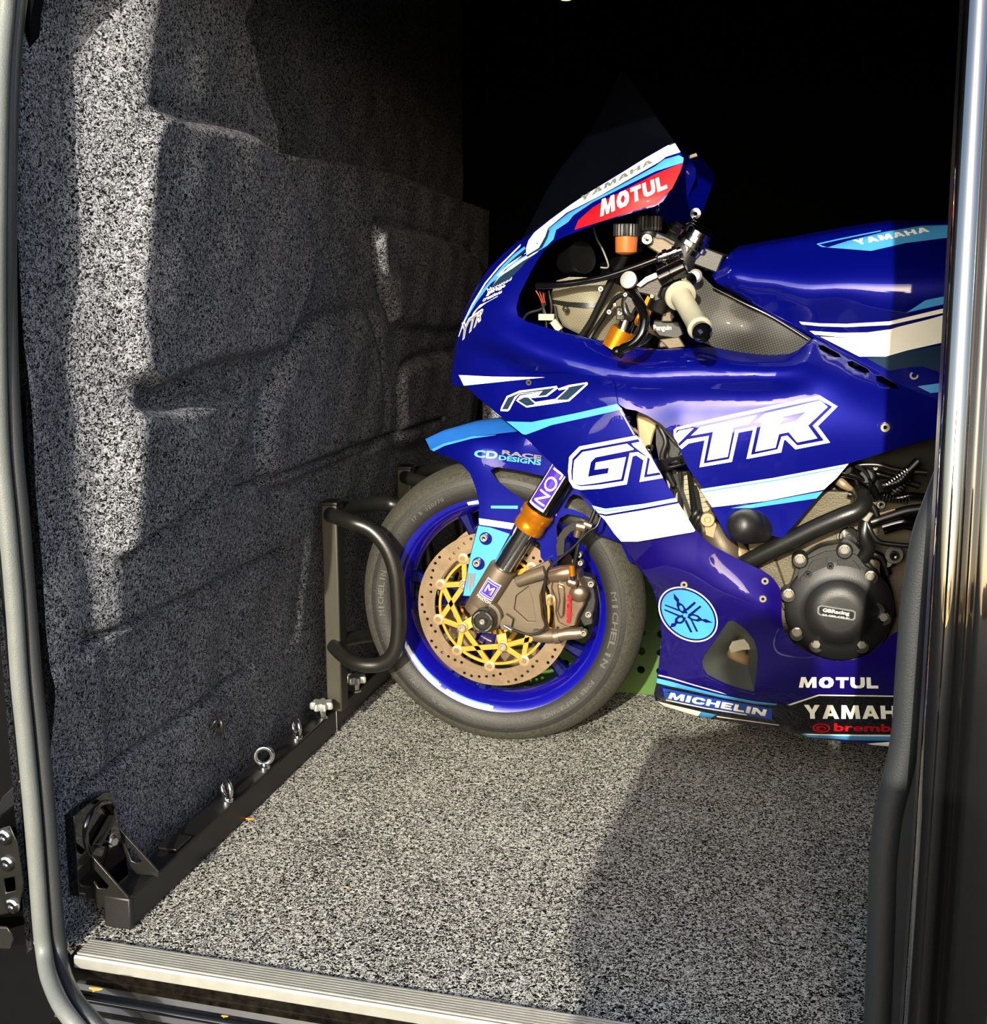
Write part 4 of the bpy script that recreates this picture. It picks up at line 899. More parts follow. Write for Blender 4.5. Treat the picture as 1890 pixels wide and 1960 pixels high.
b.patch(cB([(975, 285), (1555, 150), (1640, 215), (1430, 415), (1530, 550), (1315, 594), (1225, 485), (1120, 505), (1085, 650), (868, 692), (938, 377), (858, 382)]), FS, .0026, .0007, M['white'], step=11, holes=[cB([(1165, 320), (1410, 265), (1305, 365), (1140, 402)])])
letter([cB([(280, 432), (885, 303), (797, 400), (635, 435), (575, 747), (355, 787), (420, 480), (185, 522)]), cB([(5, 515), (60, 468), (215, 440), (50, 605), (8, 545)])], .0026, M['white'])
b.out('team_lettering', cowl, label='large white letters with a blue and white outline')
for u, v in ((1750, 718), (1695, 818)):
    b = B(M['steel']); b.bolt(u, v, FS(u, v)+.003, .0085, .006); b.lathe(D(u, v, FS(u, v)+.001), DN, [(-.003, .014), (.002, .013), (.002, .008)], M['paint'], 24); b.out('fairing_bolt', cowl)
b = B(M['black']); b.bolt(1013, 732, FS(1013, 732)+.004, .006, .003, M['black']); b.out('fairing_bolt', cowl)
# front side panel
b = B(M['paint'], M['white'], M['cyan'])
b.patch(GY, FS, .0045, .004, step=10, mir=True)
Z = lambda pts, off=.0053, m=None, s=12: b.patch(pts, FS, off, .0007, m, step=s)
c3 = lambda p: cr(840, 620, 3.15, p)
Z(c3([(410, 588), (560, 592), (820, 540), (1075, 482), (1108, 514), (900, 562), (680, 610), (590, 645), (525, 668), (505, 664)]), m=M['cyan'])
Z(c3([(120, 308), (320, 318), (640, 322), (400, 346), (152, 372)]), m=M['white'])
Z(c3([(925, 1095), (1005, 1115), (1240, 1085), (1428, 1050), (1440, 1070), (1240, 1108), (1010, 1148), (962, 1140)]), m=M['white'])
Z(c3([(930, 1108), (1005, 1126), (1240, 1094), (1434, 1058), (1436, 1062), (1240, 1099), (1010, 1133), (940, 1120)]), .0060, M['cyan'])
Z(c3([(968, 1150), (1010, 1160), (1240, 1122), (1448, 1082), (1548, 1245), (1538, 1254), (1200, 1312), (1102, 1312), (1062, 1268), (1002, 1182)]), m=M['white'])
Z(cA([(695, 290), (708, 288), (885, 600), (872, 607)]), m=M['white'])
panel = b.out('side_fairing', bike, sharp=50)
b = B(M['white'])
letter([cA([(190, 750), (905, 612), (945, 648), (1090, 880), (1238, 1142), (945, 1192), (995, 922), (905, 860), (858, 872), (785, 1222), (470, 1275), (200, 1292), (118, 1268), (62, 1180), (50, 1060), (65, 880)])], .0055, M['white'])
letter([cA([(212, 790), (930, 655), (950, 690), (1085, 905), (1213, 1103), (1000, 1137), (1045, 888), (925, 818), (822, 830), (745, 1180), (450, 1225), (220, 1248), (140, 1232), (95, 1160), (90, 1060), (105, 905)])], .0063, M['paint'])
letter([cA([(232, 818), (788, 715), (872, 778), (868, 790), (395, 885), (335, 945), (300, 1128), (548, 1085), (562, 1015), (383, 1040), (398, 950), (775, 880), (715, 1155), (450, 1200), (240, 1230), (135, 1228), (110, 1190), (112, 1060), (128, 925)]),
        cA([(845, 712), (950, 690), (1065, 875), (1185, 1060), (1190, 1072), (1040, 1097), (1075, 905), (870, 745)])], .0071, M['white'])
b.out('team_lettering', panel, label='large white letters with a blue and white outline')
b = B(M['white']); c7 = lambda p: cr(930, 700, 7.56, p)
letter([c7([(212, 655), (225, 600), (305, 440), (490, 362), (1030, 292), (1042, 330), (890, 445), (640, 472), (720, 525), (1010, 480), (1175, 335), (1060, 357), (1045, 333), (1200, 280), (1470, 238), (1480, 270), (1210, 515), (590, 605), (440, 505), (500, 430), (800, 380), (780, 375), (490, 415), (430, 480), (345, 640), (320, 660)])], .0055, M['white'])
letter([c7([(235, 632), (322, 462), (495, 390), (1005, 318), (870, 428), (755, 442), (825, 365), (490, 403), (420, 450), (320, 632)]), c7([(465, 503), (560, 455), (625, 462), (640, 482), (708, 545), (700, 562), (590, 582)]), c7([(1195, 312), (1450, 262), (1190, 492), (1025, 492), (1198, 330)])], .0063, M['navy'])
b.out('model_lettering', panel, label='slate letters outlined in white')
# --- belly pan
FB = TPS(ln((1189, 1036, .198), (1260, 1026, .212), (1330, 1012, .222), (1368, 1047, .218), (1425, 1077, .210), (1470, 1100, .206), (1496, 1140, .206))+
    ln((1211, 1074, .178), (1240, 1100, .195), (1300, 1115, .214), (1380, 1133, .224), (1430, 1146, .225), (1496, 1162, .218))+
    [(1256, 1144, .160), (1267, 1220, .148), (1300, 1180, .178), (1380, 1206, .196), (1252, 1329, .13), (1257, 1290, .135), (1300, 1290, .160), (1340, 1320, .160), (1447, 1294, .200), (1444, 1325, .195), (1428, 1206, .206)]+
    ln((1500, 1205, .210), (1530, 1243, .212), (1571, 1264, .212), (1620, 1266, .211), (1666, 1252, .208), (1723, 1209, .200))+
    ln((1500, 1320, .196), (1600, 1325, .194), (1700, 1325, .19), (1790, 1330, .18))+
    ln((1255, 1342, .10), (1333, 1371, .105), (1400, 1382, .11), (1485, 1396, .12), (1533, 1407, .125), (1603, 1418, .125), (1730, 1433, .125), (1800, 1440, .125))+
    [(1500, 1350, .170), (1620, 1362, .168), (1720, 1368, .165), (1380, 1345, .158), (1290, 1335, .135)], reg=6e-4)
BO = clean(cr(840, 620, 3.15, [(1100, 1312), (1140, 1370), (1170, 1430), (1230, 1500), (1290, 1590), (1310, 1650), (1335, 1780), (1345, 1890)])+cr(1190, 850, 3.15, [(240, 1200), (232, 1265), (225, 1330), (210, 1440), (195, 1510), (205, 1550), (260, 1585), (450, 1640), (620, 1670), (780, 1695), (930, 1715), (1080, 1755), (1300, 1790), (1500, 1815), (1700, 1837), (2000, 1860), (2000, 1300), (1800, 1160), (1700, 1125), (1660, 1132), (1630, 1150), (1590, 1190), (1500, 1262), (1400, 1300), (1300, 1308), (1200, 1290), (1090, 1238), (1040, 1205), (1010, 1165), (985, 1130), (970, 1090), (966, 1030), (966, 920), (955, 870), (935, 835), (900, 795), (850, 762), (740, 712), (650, 665), (560, 618), (500, 570), (445, 508), (400, 525)])+[(1300, 1024), (1240, 1034)])
vent = cr(1190, 850, 3.15, [(640, 1070), (665, 1062), (700, 1080), (750, 1118), (800, 1180), (818, 1240), (822, 1300), (812, 1400), (800, 1493), (720, 1475), (620, 1440), (550, 1405), (515, 1385), (490, 1345), (484, 1310), (500, 1270), (560, 1185)])
b = B(M['belly'], M['paint'], M['white'], M['cyan'], M['vblack'], M['midblue'])
b.patch(BO, FB, 0, .0035, step=9, holes=[vent], mir=True)
# bottom joins both sides
rows = []
for u, v in cr(1190, 850, 3.15, [(195, 1510), (205, 1550), (260, 1585), (450, 1640), (620, 1670), (780, 1695), (930, 1715), (1080, 1755), (1300, 1790), (1500, 1815), (1700, 1837), (2000, 1860)]):
    q = P(u, v, YC-FB(u, v)+.0015); q2 = Vector((q.x, 2*YC-q.y, q.z)); rows.append([q.lerp(q2, t)+Vector((0, 0, -.012))*math.sin(math.pi*t) for t in np.linspace(0, 1, 11)])
b.grid(rows, M['vblack'])
Z = lambda pts, off=.0008, m=None, s=12: b.patch(pts, FB, off, .0007, m, step=s)
c5 = lambda p: cr(1190, 850, 3.15, p)
Z(c5([(212, 1440), (400, 1480), (600, 1520), (800, 1552), (1000, 1572), (1190, 1512), (1700, 1520), (1950, 1530), (1950, 1795), (1700, 1800), (1400, 1782), (1080, 1752), (930, 1712), (620, 1667), (450, 1637), (262, 1582), (208, 1548), (198, 1510)]), m=M['vblack'])
Z(c5([(215, 1412), (300, 1432), (400, 1462), (600, 1512), (800, 1550), (940, 1566), (930, 1575), (800, 1566), (600, 1528), (420, 1488), (300, 1462), (212, 1440)]), .0015, M['cyan'])
Z(c5([(225, 1390), (300, 1408), (430, 1448), (600, 1496), (640, 1512), (600, 1502), (430, 1454), (300, 1415), (222, 1397)]), .0015, M['white'])
Z(c5([(1000, 1572), (1190, 1510), (1700, 1518), (1700, 1525), (1192, 1518), (1020, 1576)]), .0015, M['white'])
Z(c5([(208, 1548), (300, 1572), (480, 1614), (462, 1640), (440, 1636), (262, 1582)]), .0015, M['white'])
Z(c5([(482, 1614), (575, 1632), (540, 1652), (464, 1640)]), .0015, M['cyan'])
Z(c5([(1080, 1748), (1300, 1754), (1700, 1756), (1700, 1790), (1400, 1786), (1130, 1766)]), .0015, M['cyan']); Z(c5([(1090, 1746), (1300, 1751), (1700, 1754), (1700, 1764), (1300, 1760), (1150, 1754)]), .0022, M['white'])
Z(c5([(1480, 1806), (1700, 1790), (1700, 1832), (1500, 1812)]), .0022, M['white'])
Z(c5([(575, 1640), (950, 1693), (950, 1697), (575, 1646)]), .0022, M['white'])
Z(c5([(248, 1470), (500, 1522), (905, 1595), (908, 1662), (560, 1608), (262, 1540)]), .0015, M['midblue'])
Z(c5([(268, 1540), (500, 1588), (755, 1630), (755, 1636), (500, 1595), (268, 1547)]), .0022, M['white'])
belly = b.out('belly_pan', bike, sharp=50)
b = B(M['white']); b.block('MICHELIN', c5([(292, 1497), (878, 1602), (866, 1642), (278, 1535)]), FB, off=.0030); b.out('tyre_maker_lettering', belly, label='white slanted lettering on a blue strip')
b = B(M['white']); b.block('MOTUL', c5([(1078, 1405), (1545, 1407), (1550, 1474), (1070, 1468)]), FB, off=.0016); b.out('oil_lettering', belly, label='white lettering above the black stripe')
b = B(M['white']); b.block('YAMAHA', c5([(1100, 1572), (1770, 1580), (1775, 1658), (1105, 1656)]), FB, off=.0016); b.out('maker_lettering', belly, label='large white lettering on black')
b = B(M['red']); b.text('brembo', c5([(1282, 1682), (1700, 1690), (1700, 1735), (1280, 1732)]), FB, off=.0016, bold=.03)
v, f = triang(ellipse(1573, 1393.5, 17, 9, 3), [ellipse(1573, 1393.5, 13.5, 6.5, 3)]); g = lambda o: (lambda a, c: P(a, c, YC-FB(a, c)-o)); b.shell(v, f, g(.0016), g(.0010))
v, f = triang(ellipse(1572, 1394, 10, 4.8, 3), [ellipse(1573.5, 1394.5, 5.5, 2.4, 3)]); b.shell(v, f, g(.0016), g(.0010))
b.out('brake_maker_lettering', belly, label='red lettering with a round emblem')
# round emblem with three crossed tuning forks
b = B(M['white']); ex, ey = 1317.6, 1176
def em(a, bb, off, m): b.patch(ellipse(ex, ey, a, bb, 38, 48), FB, off, .0007, m, step=9)
em(62.5, 46.2, .001, M['white']); em(60, 43.8, .0017, M['paint']); em(56.5, 40.6, .0024, M['cyan'])
c4 = lambda p: cr(1240, 1110, 11.81, p)
for q in ([(585, 300), (715, 445), (710, 500), (800, 560), (870, 650), (905, 760), (850, 770), (790, 760), (700, 690), (655, 580), (660, 500), (600, 430)],
          [(1480, 968), (1310, 880), (1240, 890), (1140, 800), (1030, 765), (930, 760), (900, 850), (970, 900), (1130, 945), (1230, 920), (1310, 965)],
          [(500, 1085), (545, 980), (610, 975), (620, 880), (680, 820), (800, 780), (870, 830), (860, 900), (800, 970), (750, 992), (660, 990), (630, 1050)],
          [(390, 550), (720, 670), (770, 720), (700, 705), (395, 585)], [(378, 655), (690, 780), (740, 800), (700, 830), (378, 690)],
          [(1060, 488), (1100, 525), (900, 700), (860, 660)], [(1185, 578), (1222, 608), (1010, 790), (950, 760)],
          [(835, 930), (880, 900), (1015, 1180), (968, 1192)], [(960, 880), (1010, 900), (1145, 1165), (1098, 1172)]):
    b.patch(c4(q), FB, .0031, .0007, M['paint'], step=12)
for x, y, a_, b_, an in ((850, 800, 52, 46, 20), (765, 640, 68, 38, 62), (1055, 850, 88, 34, 14), (738, 900, 62, 44, -28)):
    p = c4([(x, y)])[0]; b.patch(ellipse(p[0], p[1], a_/11.81, b_/11.81, an, 16), FB, .0038, .0007, M['cyan'], step=12)
b.out('fork_emblem', belly, label='round sky blue emblem of three crossed tuning forks')
for u, v in ((1310, 1119), (1465, 1112), (1461, 1146)):
    b = B(M['steel']); b.bolt(u, v, FB(u, v)+.001, .0068, .003); b.out('belly_bolt', belly)
# vent duct behind the belly opening, with the exhaust behind it
FD = TPS([(p[0], p[1], FB(p[0], p[1])-.004) for p in vent]+[(1415, 1230, .11), (1425, 1270, .10), (1400, 1265, .13), (1436, 1210, .13)])
b = B(M['ductgrey']); rows = []
cx_, cy_ = 1424, 1240
for k, dd in ((1.06, .0), (.92, -.012), (.62, -.05), (.40, -.075)):
    rows.append([D(cx_+(p[0]-cx_)*k, cy_+(p[1]-cy_)*k, FB(p[0], p[1])+dd-.002) for p in vent])
b.grid(rows, M['ductgrey'], True); b.out('duct', belly, sharp=60, recalc=False)
b = B(M['tan']); b.tube([D(1390, 1150, .07), D(1405, 1230, .06), D(1425, 1275, .055), D(1480, 1300, .05), D(1600, 1310, .04)], .034, seg=28); b.cyl(D(1408, 1222, .085), D(1440, 1214, .085), .008)
ex_ = b.out('exhaust_pipe', bike, label='tan exhaust pipe')
b = B(M['black']); b.cyl(D(1436, 1180, .12), D(1440, 1250, .12), .012); b.out('strut', ex_)
b = B(M['grip']); b.pp([(1396, 1240), (1402, 1228), (1430, 1222), (1452, 1222), (1452, 1242), (1420, 1244), (1400, 1250)], .135, .002); b.out('heat_tag', ex_, label='cream metal tag strap')
# --- tank
FT = TPS(ln((1363, 527, .118), (1395, 489, .10), (1411, 479, .085), (1544, 456, .085), (1703, 429, .080), (1766, 430, .082), (1839, 429, .085), (1950, 445, .09))+
    ln((1400, 522, .150), (1480, 535, .172), (1560, 546, .188), (1640, 541, .195), (1740, 527, .193), (1840, 515, .188), (1950, 512, .18))+
    ln((1440, 495, .118), (1550, 492, .132), (1650, 478, .134), (1760, 470, .132), (1900, 468, .13))+
    ln((1395, 556, .138), (1449, 587, .142), (1512, 625, .146), (1560, 650, .148), (1607, 675, .15), (1652, 700, .152), (1734, 745, .155), (1804, 770, .16))+
    [(1480, 570, .160), (1600, 600, .172), (1700, 650, .168), (1850, 650, .168), (1950, 700, .16)], reg=6e-4)
TO = [(1411, 479), (1470, 469), (1544, 456), (1620, 442), (1703, 430), (1766, 429), (1839, 428), (1950, 440), (2050, 470), (2080, 560), (2060, 700), (1990, 800), (1900, 812), (1804, 770), (1734, 744), (1652, 700), (1607, 675), (1560, 650), (1553, 644), (1512, 623), (1449, 586), (1395, 555), (1372, 541), (1363, 527), (1378, 506), (1395, 489)]
b = B(M['paint'], M['white'], M['cyan'], M['navy'])
b.patch(TO, FT, -.001, .0035, step=11, mir=True)
rows = []
for u, v in [(1363, 527), (1378, 506), (1395, 489), (1411, 479), (1470, 469), (1544, 456), (1620, 442), (1703, 430), (1766, 429), (1839, 428), (1950, 440), (2050, 470)]:
    q = P(u, v, YC-FT(u, v)+.003); q2 = Vector((q.x, 2*YC-q.y, q.z)); rows.append([q.lerp(q2, t)+Vector((0, 0, .010))*math.sin(math.pi*t) for t in np.linspace(0, 1, 11)])
b.grid(rows)
Z = lambda pts, off=.0002, m=None, s=12: b.patch(pts, FT, off, .0007, m, step=s)
c2 = lambda p: cr(1290, 400, 3.15, p)
Z(c2([(925, 232), (1050, 192), (1270, 138), (1500, 100), (1730, 94), (2000, 100), (1990, 165), (1720, 165), (1400, 205), (1190, 253), (1060, 242)]), m=M['cyan'])
Z(c2([(862, 217), (1000, 186), (1250, 135), (1250, 128), (1000, 178), (865, 208)]), m=M['cyan']); Z(c2([(862, 217), (865, 208), (900, 222), (930, 230), (900, 230)]), m=M['cyan'])
Z(c2([(757, 679), (880, 690), (1040, 693), (1300, 678), (1480, 635), (1690, 585), (2000, 520), (2000, 545), (1690, 612), (1480, 660), (1300, 700), (1040, 712), (880, 707), (772, 696)]), m=M['white'])
Z(c2([(820, 735), (1000, 747), (1165, 745), (1350, 720), (1330, 740), (1165, 768), (1000, 772), (850, 757)]), m=M['white'])
Z(c2([(885, 770), (1000, 775), (1160, 770), (1360, 710), (1540, 665), (1690, 622), (2000, 560), (2000, 740), (1690, 790), (1400, 855), (1280, 890), (1120, 890)]), m=M['white'])
Z(c2([(1165, 900), (1280, 892), (1400, 858), (1560, 830), (2000, 760), (2000, 950), (1640, 995), (1500, 950), (1420, 955), (1300, 975)]), m=M['navy'])
Z(c2([(1405, 625), (1520, 550), (1690, 515), (2000, 450), (2000, 500), (1690, 560)]), m=M['cyan'])
Z(c2([(1470, 1070), (1640, 1045), (1800, 1030), (1800, 1080), (1550, 1110)]), m=M['cyan'])
tank = b.out('fuel_tank', bike, sharp=50)
b = B(M['white']); b.block('YAMAHA', c2([(1078, 188), (1525, 108), (1545, 136), (1105, 216)]), FT, off=.0014, m=M['white']); b.out('maker_lettering', tank, label='pale lettering on the sky blue band')
# side cover of carbon weave
b = B(M['carbon']); CO = c2([(130, 360), (240, 470), (330, 510), (420, 558), (600, 650), (720, 715), (830, 782), (790, 822), (750, 855), (700, 876), (600, 886), (400, 870), (240, 832), (170, 800), (120, 700), (60, 500), (40, 400)])
FC = TPS([(1331, 514, .11), (1366, 549, .125), (1423, 578, .135), (1480, 606, .14), (1553, 648, .15), (1512, 678, .165), (1417, 675, .16), (1366, 660, .15), (1347, 600, .13), (1430, 630, .135)])
b.patch(CO, FC, 0, .002, step=12); b.out('side_cover', bike, sharp=50, label='carbon weave side cover')
b = B(M['carbon']); b.patch(CO, FC, 0, .002, step=12); b.mirror().out('side_cover', bike, sharp=50)
b = B(M['gblack']); b.tube([D(1366, 551, .133), D(1423, 580, .142), D(1480, 608, .146), D(1548, 650, .155)], .0028); b.out('cover_edge', bike)
# seat and tail behind the pillar
b = B(M['black']); rows = []
for x, wd, z in ((.36, .11, .83), (.45, .13, .80), (.60, .14, .82), (.72, .12, .88)):
    rows.append([Vector((x, YC+wd*math.cos(a), z+.03*math.sin(a)-.02)) for a in np.linspace(0, 2*math.pi, 21)[:-1]])
b.grid(rows, None, True, True); b.out('seat', bike)
b = B(M['paint']); rows = []
for x, wd, z, h in ((.55, .13, .80, .06), (.75, .12, .88, .07), (.95, .09, .95, .06), (1.15, .03, 1.0, .02)):
    rows.append([Vector((x, YC+wd*math.cos(a), z+h*math.sin(a))) for a in np.linspace(0, 2*math.pi, 21)[:-1]])
b.grid(rows, None, True, True); b.out('tail_fairing', bike)
b = B(M['satin'])
for s_ in (-1, 1): b.tube([(.2, YC+s_*.09, .66), (.5, YC+s_*.08, .74), (1.0, YC+s_*.05, .93)], .014); b.pp([(1320, 560), (1420, 600), (1560, 670), (1800, 800), (1800, 1000), (1700, 930), (1500, 780), (1340, 640)], .11*s_, .01)
b.out('frame', bike)
# --- windscreen
FW_ = TPS([(1000, 459, .06), (1050, 421, .068), (1108, 381, .076), (1190, 331, .088), (1282, 268, .10), (1282, 259, .10), (1219, 175, .06), (1191, 132, .022), (1140, 220, .012), (1081, 311, .008), (1044, 370, .02), (1015, 425, .04), (1130, 300, .045), (1200, 260, .065), (1250, 240, .085)])
SO = [(997, 461), (1015, 428), (1044, 370), (1062, 338), (1081, 311), (1110, 276), (1140, 230), (1168, 178), (1190, 133), (1206, 150), (1219, 170), (1240, 200), (1257, 224), (1282, 258), (1293, 273), (1235, 303), (1190, 331), (1127, 369), (1091, 393), (1053, 421), (1023, 445), (1000, 464)]
b = B(M['screen']); b.patch(SO, FW_, -.002, .003, step=11, mir=True)
rows = []
for u, v in SO[:9]:
    q = P(u, v, YC-FW_(u, v)+.003); q2 = Vector((q.x, 2*YC-q.y, q.z)); rows.append([q.lerp(q2, t) for t in np.linspace(0, 1, 5)])
b.grid(rows); b.out('windscreen', bike, sharp=60, label='smoked black windscreen')
# far side inner flare of the cowl
b = B(M['paint']); FR = TPS([(1130, 460, -.09), (1200, 420, -.09), (1266, 432, -.11), (1302, 300, -.10), (1320, 423, -.155), (1340, 299, -.16), (1366, 340, -.20), (1310, 380, -.13), (1250, 380, -.09)])
b.patch([(1302, 300), (1312, 296), (1340, 299), (1366, 331), (1367, 345), (1346, 404), (1338, 414), (1320, 423), (1266, 432), (1240, 424), (1200, 430), (1130, 440), (1120, 470), (1128, 480), (1150, 478), (1150, 440), (1240, 380)], FR, 0, .003, step=12); b.out('far_cowl', bike, .001)
b = B(M['white']); b.tube([D(1309, 305, -.13), D(1334, 296, -.135)], .0035, smooth=False); b.out('cowl_stay', bike)
# ================= cockpit =================
b = B(M['duct']); 
FDU = TPS([(1058, 545, .08), (1130, 540, .10), (1190, 560, .08), (1048, 575, .07), (1120, 590, .115), (1170, 600, .10), (1070, 620, .08), (1150, 650, .09), (1200, 600, .07)])
b.patch([(1066, 537), (1090, 530), (1130, 531), (1165, 536), (1190, 548), (1203, 566), (1200, 590), (1188, 620), (1170, 650), (1150, 652), (1110, 640), (1078, 624), (1066, 600), (1056, 580), (1056, 560)], FDU, 0, .004, step=10)
duct = b.out('intake_duct', bike, sharp=60, label='pale woven intake duct')
b = B(M['black']); b.patch([(1055, 573), (1090, 578), (1130, 580), (1150, 578), (1150, 588), (1120, 590), (1080, 586), (1055, 580)], FDU, .002, .002, step=10); b.bolt(1083, 591, .113, .006, .004, M['gblack']); b.out('strap', duct)
# black instrument can
b = B(M['soot']); b.lathe(D(1086, 503, .06), (D(1130, 487, .10)-D(1086, 503, .06)), [(-.02, .010), (0, .024), (.004, .026), (.040, .030), (.042, .031), (.046, .031), (.046, .0)], seg=32)
can = b.out('horn_can', bike, label='gloss black round canister')
b = B(M['alu']); b.tube([D(1137, 435, .02), D(1142, 455, .03), D(1155, 480, .05), D(1165, 510, .07), D(1150, 512, .08)], .0016, seg=8); b.out('stay_wire', can)
# reservoir
b = B(M['fluid']); q = D(1199, 486, .150); b.lathe(q, (0, 0, 1), [(-.003, .004), (0, .016), (.003, .0195), (.030, .0205), (.034, .0205)], seg=32)
res = b.out('fluid_reservoir', bike, label='amber fluid reservoir')
b = B(M['black']); rows = []
for h, k in ((.031, 1), (.050, 1), (.052, .95)):
    rows.append([q+Vector(((.0235+.0007*math.cos(24*a))*k*math.cos(a), (.0235+.0007*math.cos(24*a))*k*math.sin(a), h)) for a in np.linspace(0, 2*math.pi, 145)[:-1]])
b.grid(rows, None, True, True); b.out('reservoir_cap', res, label='ribbed black cap')
b = B(M['wire']); b.tube([D(1198, 488, .148), D(1190, 505, .14), D(1172, 535, .13), D(1150, 580, .12), D(1130, 620, .11), D(1105, 655, .10)], .0068); b.tube([D(1212, 560, .15), D(1180, 570, .14), D(1160, 600, .13), D(1140, 630, .12), D(1128, 650, .12)], .0045); b.out('reservoir_hose', res)
b = B(M['steel']); b.bolt(1240, 458, .13, .0105, .008, M['chrome'], hexa=True); b.out('clamp_bolt', res)
# second ribbed cap behind the cowl
b = B(M['black']); q = D(1243, 425, .05); rows = []
for h, k in ((-.016, .95), (-.014, 1), (.010, 1), (.012, .9)):
    rows.append([q+Vector(((.024+.001*math.cos(22*a))*k*math.cos(a), (.024+.001*math.cos(22*a))*k*math.sin(a), h)) for a in np.linspace(0, 2*math.pi, 133)[:-1]])
b.grid(rows, None, True, True); b.cyl(q-Vector((0, 0, .04)), q-Vector((0, 0, .015)), .018); b.out('brake_reservoir', bike, label='ribbed black reservoir cap')
# top yoke and fork tops
b = B(M['casting']); b.plate([(0, 0), (.03, -.004), (.078, -.034), (.072, -.050), (.034, -.038), (.0, -.018)], D(1238, 452, .125), (1, 0, 0), (0, 0, 1), -.22)
yoke = b.out('top_yoke', bike, .003, label='grey alloy top yoke')
ft = D(1336, 452, .107); axf = (P(1090, 885, YC-.107)-P(935, 1134, YC-.107)).normalized(); axf2 = axf
b = B(M['chrome']); b.lathe(ft-axf2*.03, axf2, [(-.004, .026), (.006, .027), (.008, .033), (.016, .033), (.018, .028), (.028, .026), (.028, .022), (.038, .022), (.040, .020), (.040, 0)], seg=40); b.lathe(ft-axf2*.048, axf2, [(0, .021), (.016, .021), (.018, .017)], M['alu'], 6); b.out('fork_cap', yoke, label='polished fork cap')
b = B(M['gblack'])
for k, hh in ((1.0, .02), (1.0, .025), (1.0, .03)): b.lathe(ft+axf2*(hh-.012), axf2, [(0, .022), (.001, .0242), (.002, .022)], seg=36)
b.out('cap_rings', yoke)
b = B(M['chrome']); b.lathe(D(1290, 445, .0), axf2, [(-.02, .014), (0, .014), (.002, .018), (.012, .018), (.014, .012), (.02, .012), (.02, 0)], seg=8); b.lathe(D(1318, 446, -.05), axf2, [(-.02, .014), (.002, .018), (.012, .018), (.018, .012), (.018, 0)], seg=24); b.out('stem_nut', yoke)
b = B(M['chrome']); b.lathe(D(1332, 409, -.04), DN, [(-.004, .004), (-.003, .010), (.003, .010), (.004, .004)], seg=24, ring=True); b.tube([D(1330, 417, -.04), D(1326, 432, -.03), D(1322, 440, 0)], .004); b.out('key', yoke, label='steel ring key')
b = B(M['black']); b.box(D(1355, 495, .06), (.06, .12, .035), Matrix.Rotation(.35, 3, 'Y')); b.box(D(1300, 480, .03), (.09, .14, .03), Matrix.Rotation(.45, 3, 'Y')); b.cyl(D(1262, 600, .107), D(1320, 470, .107), .0265); b.out('yoke_clamp', yoke, .003)
# cable across the cockpit
b = B(M['gblack']); b.tube([D(1028, 547, .12), D(1060, 546, .13), D(1110, 540, .14), D(1160, 530, .15), D(1215, 512, .155), D(1262, 494, .155)], .0062)
cb = b.out('clutch_cable', bike)
b = B(M['chrome']); a_, c_ = D(1262, 494, .155), D(1306, 478, .155)
b.lathe(a_, c_-a_, [(-.004, .007), (0, .009), (.008, .009), (.009, .012), (.016, .012), (.017, .009), (.026, .009), (.027, .0115), (.034, .0115), (.035, .007), (.042, .006), (.042, 0)], seg=16); b.out('cable_adjuster', cb, label='polished cable adjuster')
# left handlebar and grip
g0, g1 = D(1303, 566, .235), D(1342, 632, .345)
b = B(M['gblack']); b.cyl(D(1262, 500, .12), g0, .012); bar_ = b.out('handlebar', bike)
b = B(M['grip']); L = (g1-g0).length
b.lathe(g0, g1-g0, [(-.004, .012), (-.004, .026), (.000, .0272), (.004, .026), (.006, .0185), (.012, .0172), (L*.5, .0172), (L-.016, .0178), (L-.012, .020), (L-.006, .020), (L-.003, .017), (L-.003, .011)], seg=40); b.out('grip', bar_, label='pale grey rubber grip')
b = B(M['gblack']); b.lathe(g1, g1-g0, [(-.006, .0145), (.002, .0155), (.006, .0165), (.012, .0165), (.018, .013), (.024, .009), (.026, 0)], seg=32); b.out('bar_end', bar_, label='black domed bar end')
# switch pod and lever perch
a_, c_ = D(1272, 530, .235), D(1306, 514, .235)
b = B(M['gblack']); b.lathe(a_, c_-a_, [(-.010, .012), (-.008, .0165), (.012, .0165), (.013, .0155), (.014, .0165), (.038, .0165), (.040, .014), (.040, 0)], seg=28); pod = b.out('switch_pod', bike)
b = B(M['redp']); b.lathe(c_, c_-a_, [(.0, .0105), (.003, .0105), (.004, .009), (.004, 0)], seg=20); b.out('button', pod, label='red button')
b = B(M['chrome']); b.lathe(D(1318, 536, .23), g1-g0, [(-.006, .012), (0, .014), (.004, .014), (.006, .010)], seg=24); b.out('collar', pod)
b = B(M['alu']); b.lathe(D(1332, 528, .15), DN, [(0, .012), (.006, .012), (.010, .008), (.010, 0)], seg=24); b.out('collar', pod)
b = B(M['satin']); b.pp([(1232, 540), (1252, 528), (1272, 522), (1284, 530), (1282, 542), (1268, 552), (1262, 566), (1268, 574), (1252, 578), (1240, 566), (1222, 562), (1216, 550)], .235, .02)
perch = b.out('lever_perch', bike, .003)
b = B(M['alu']); b.pp([(1218, 546), (1236, 530), (1254, 522), (1266, 524), (1258, 532), (1240, 540), (1226, 550)], .245, .008); b.lathe(D(1204, 536, .215), (-.3, -1, .25), [(-.012, .012), (0, .0155), (.003, .0155), (.004, .013), (.004, 0)], M['alu'], 28); b.out('perch_cap', perch, .001, label='pale alloy adjuster knob')
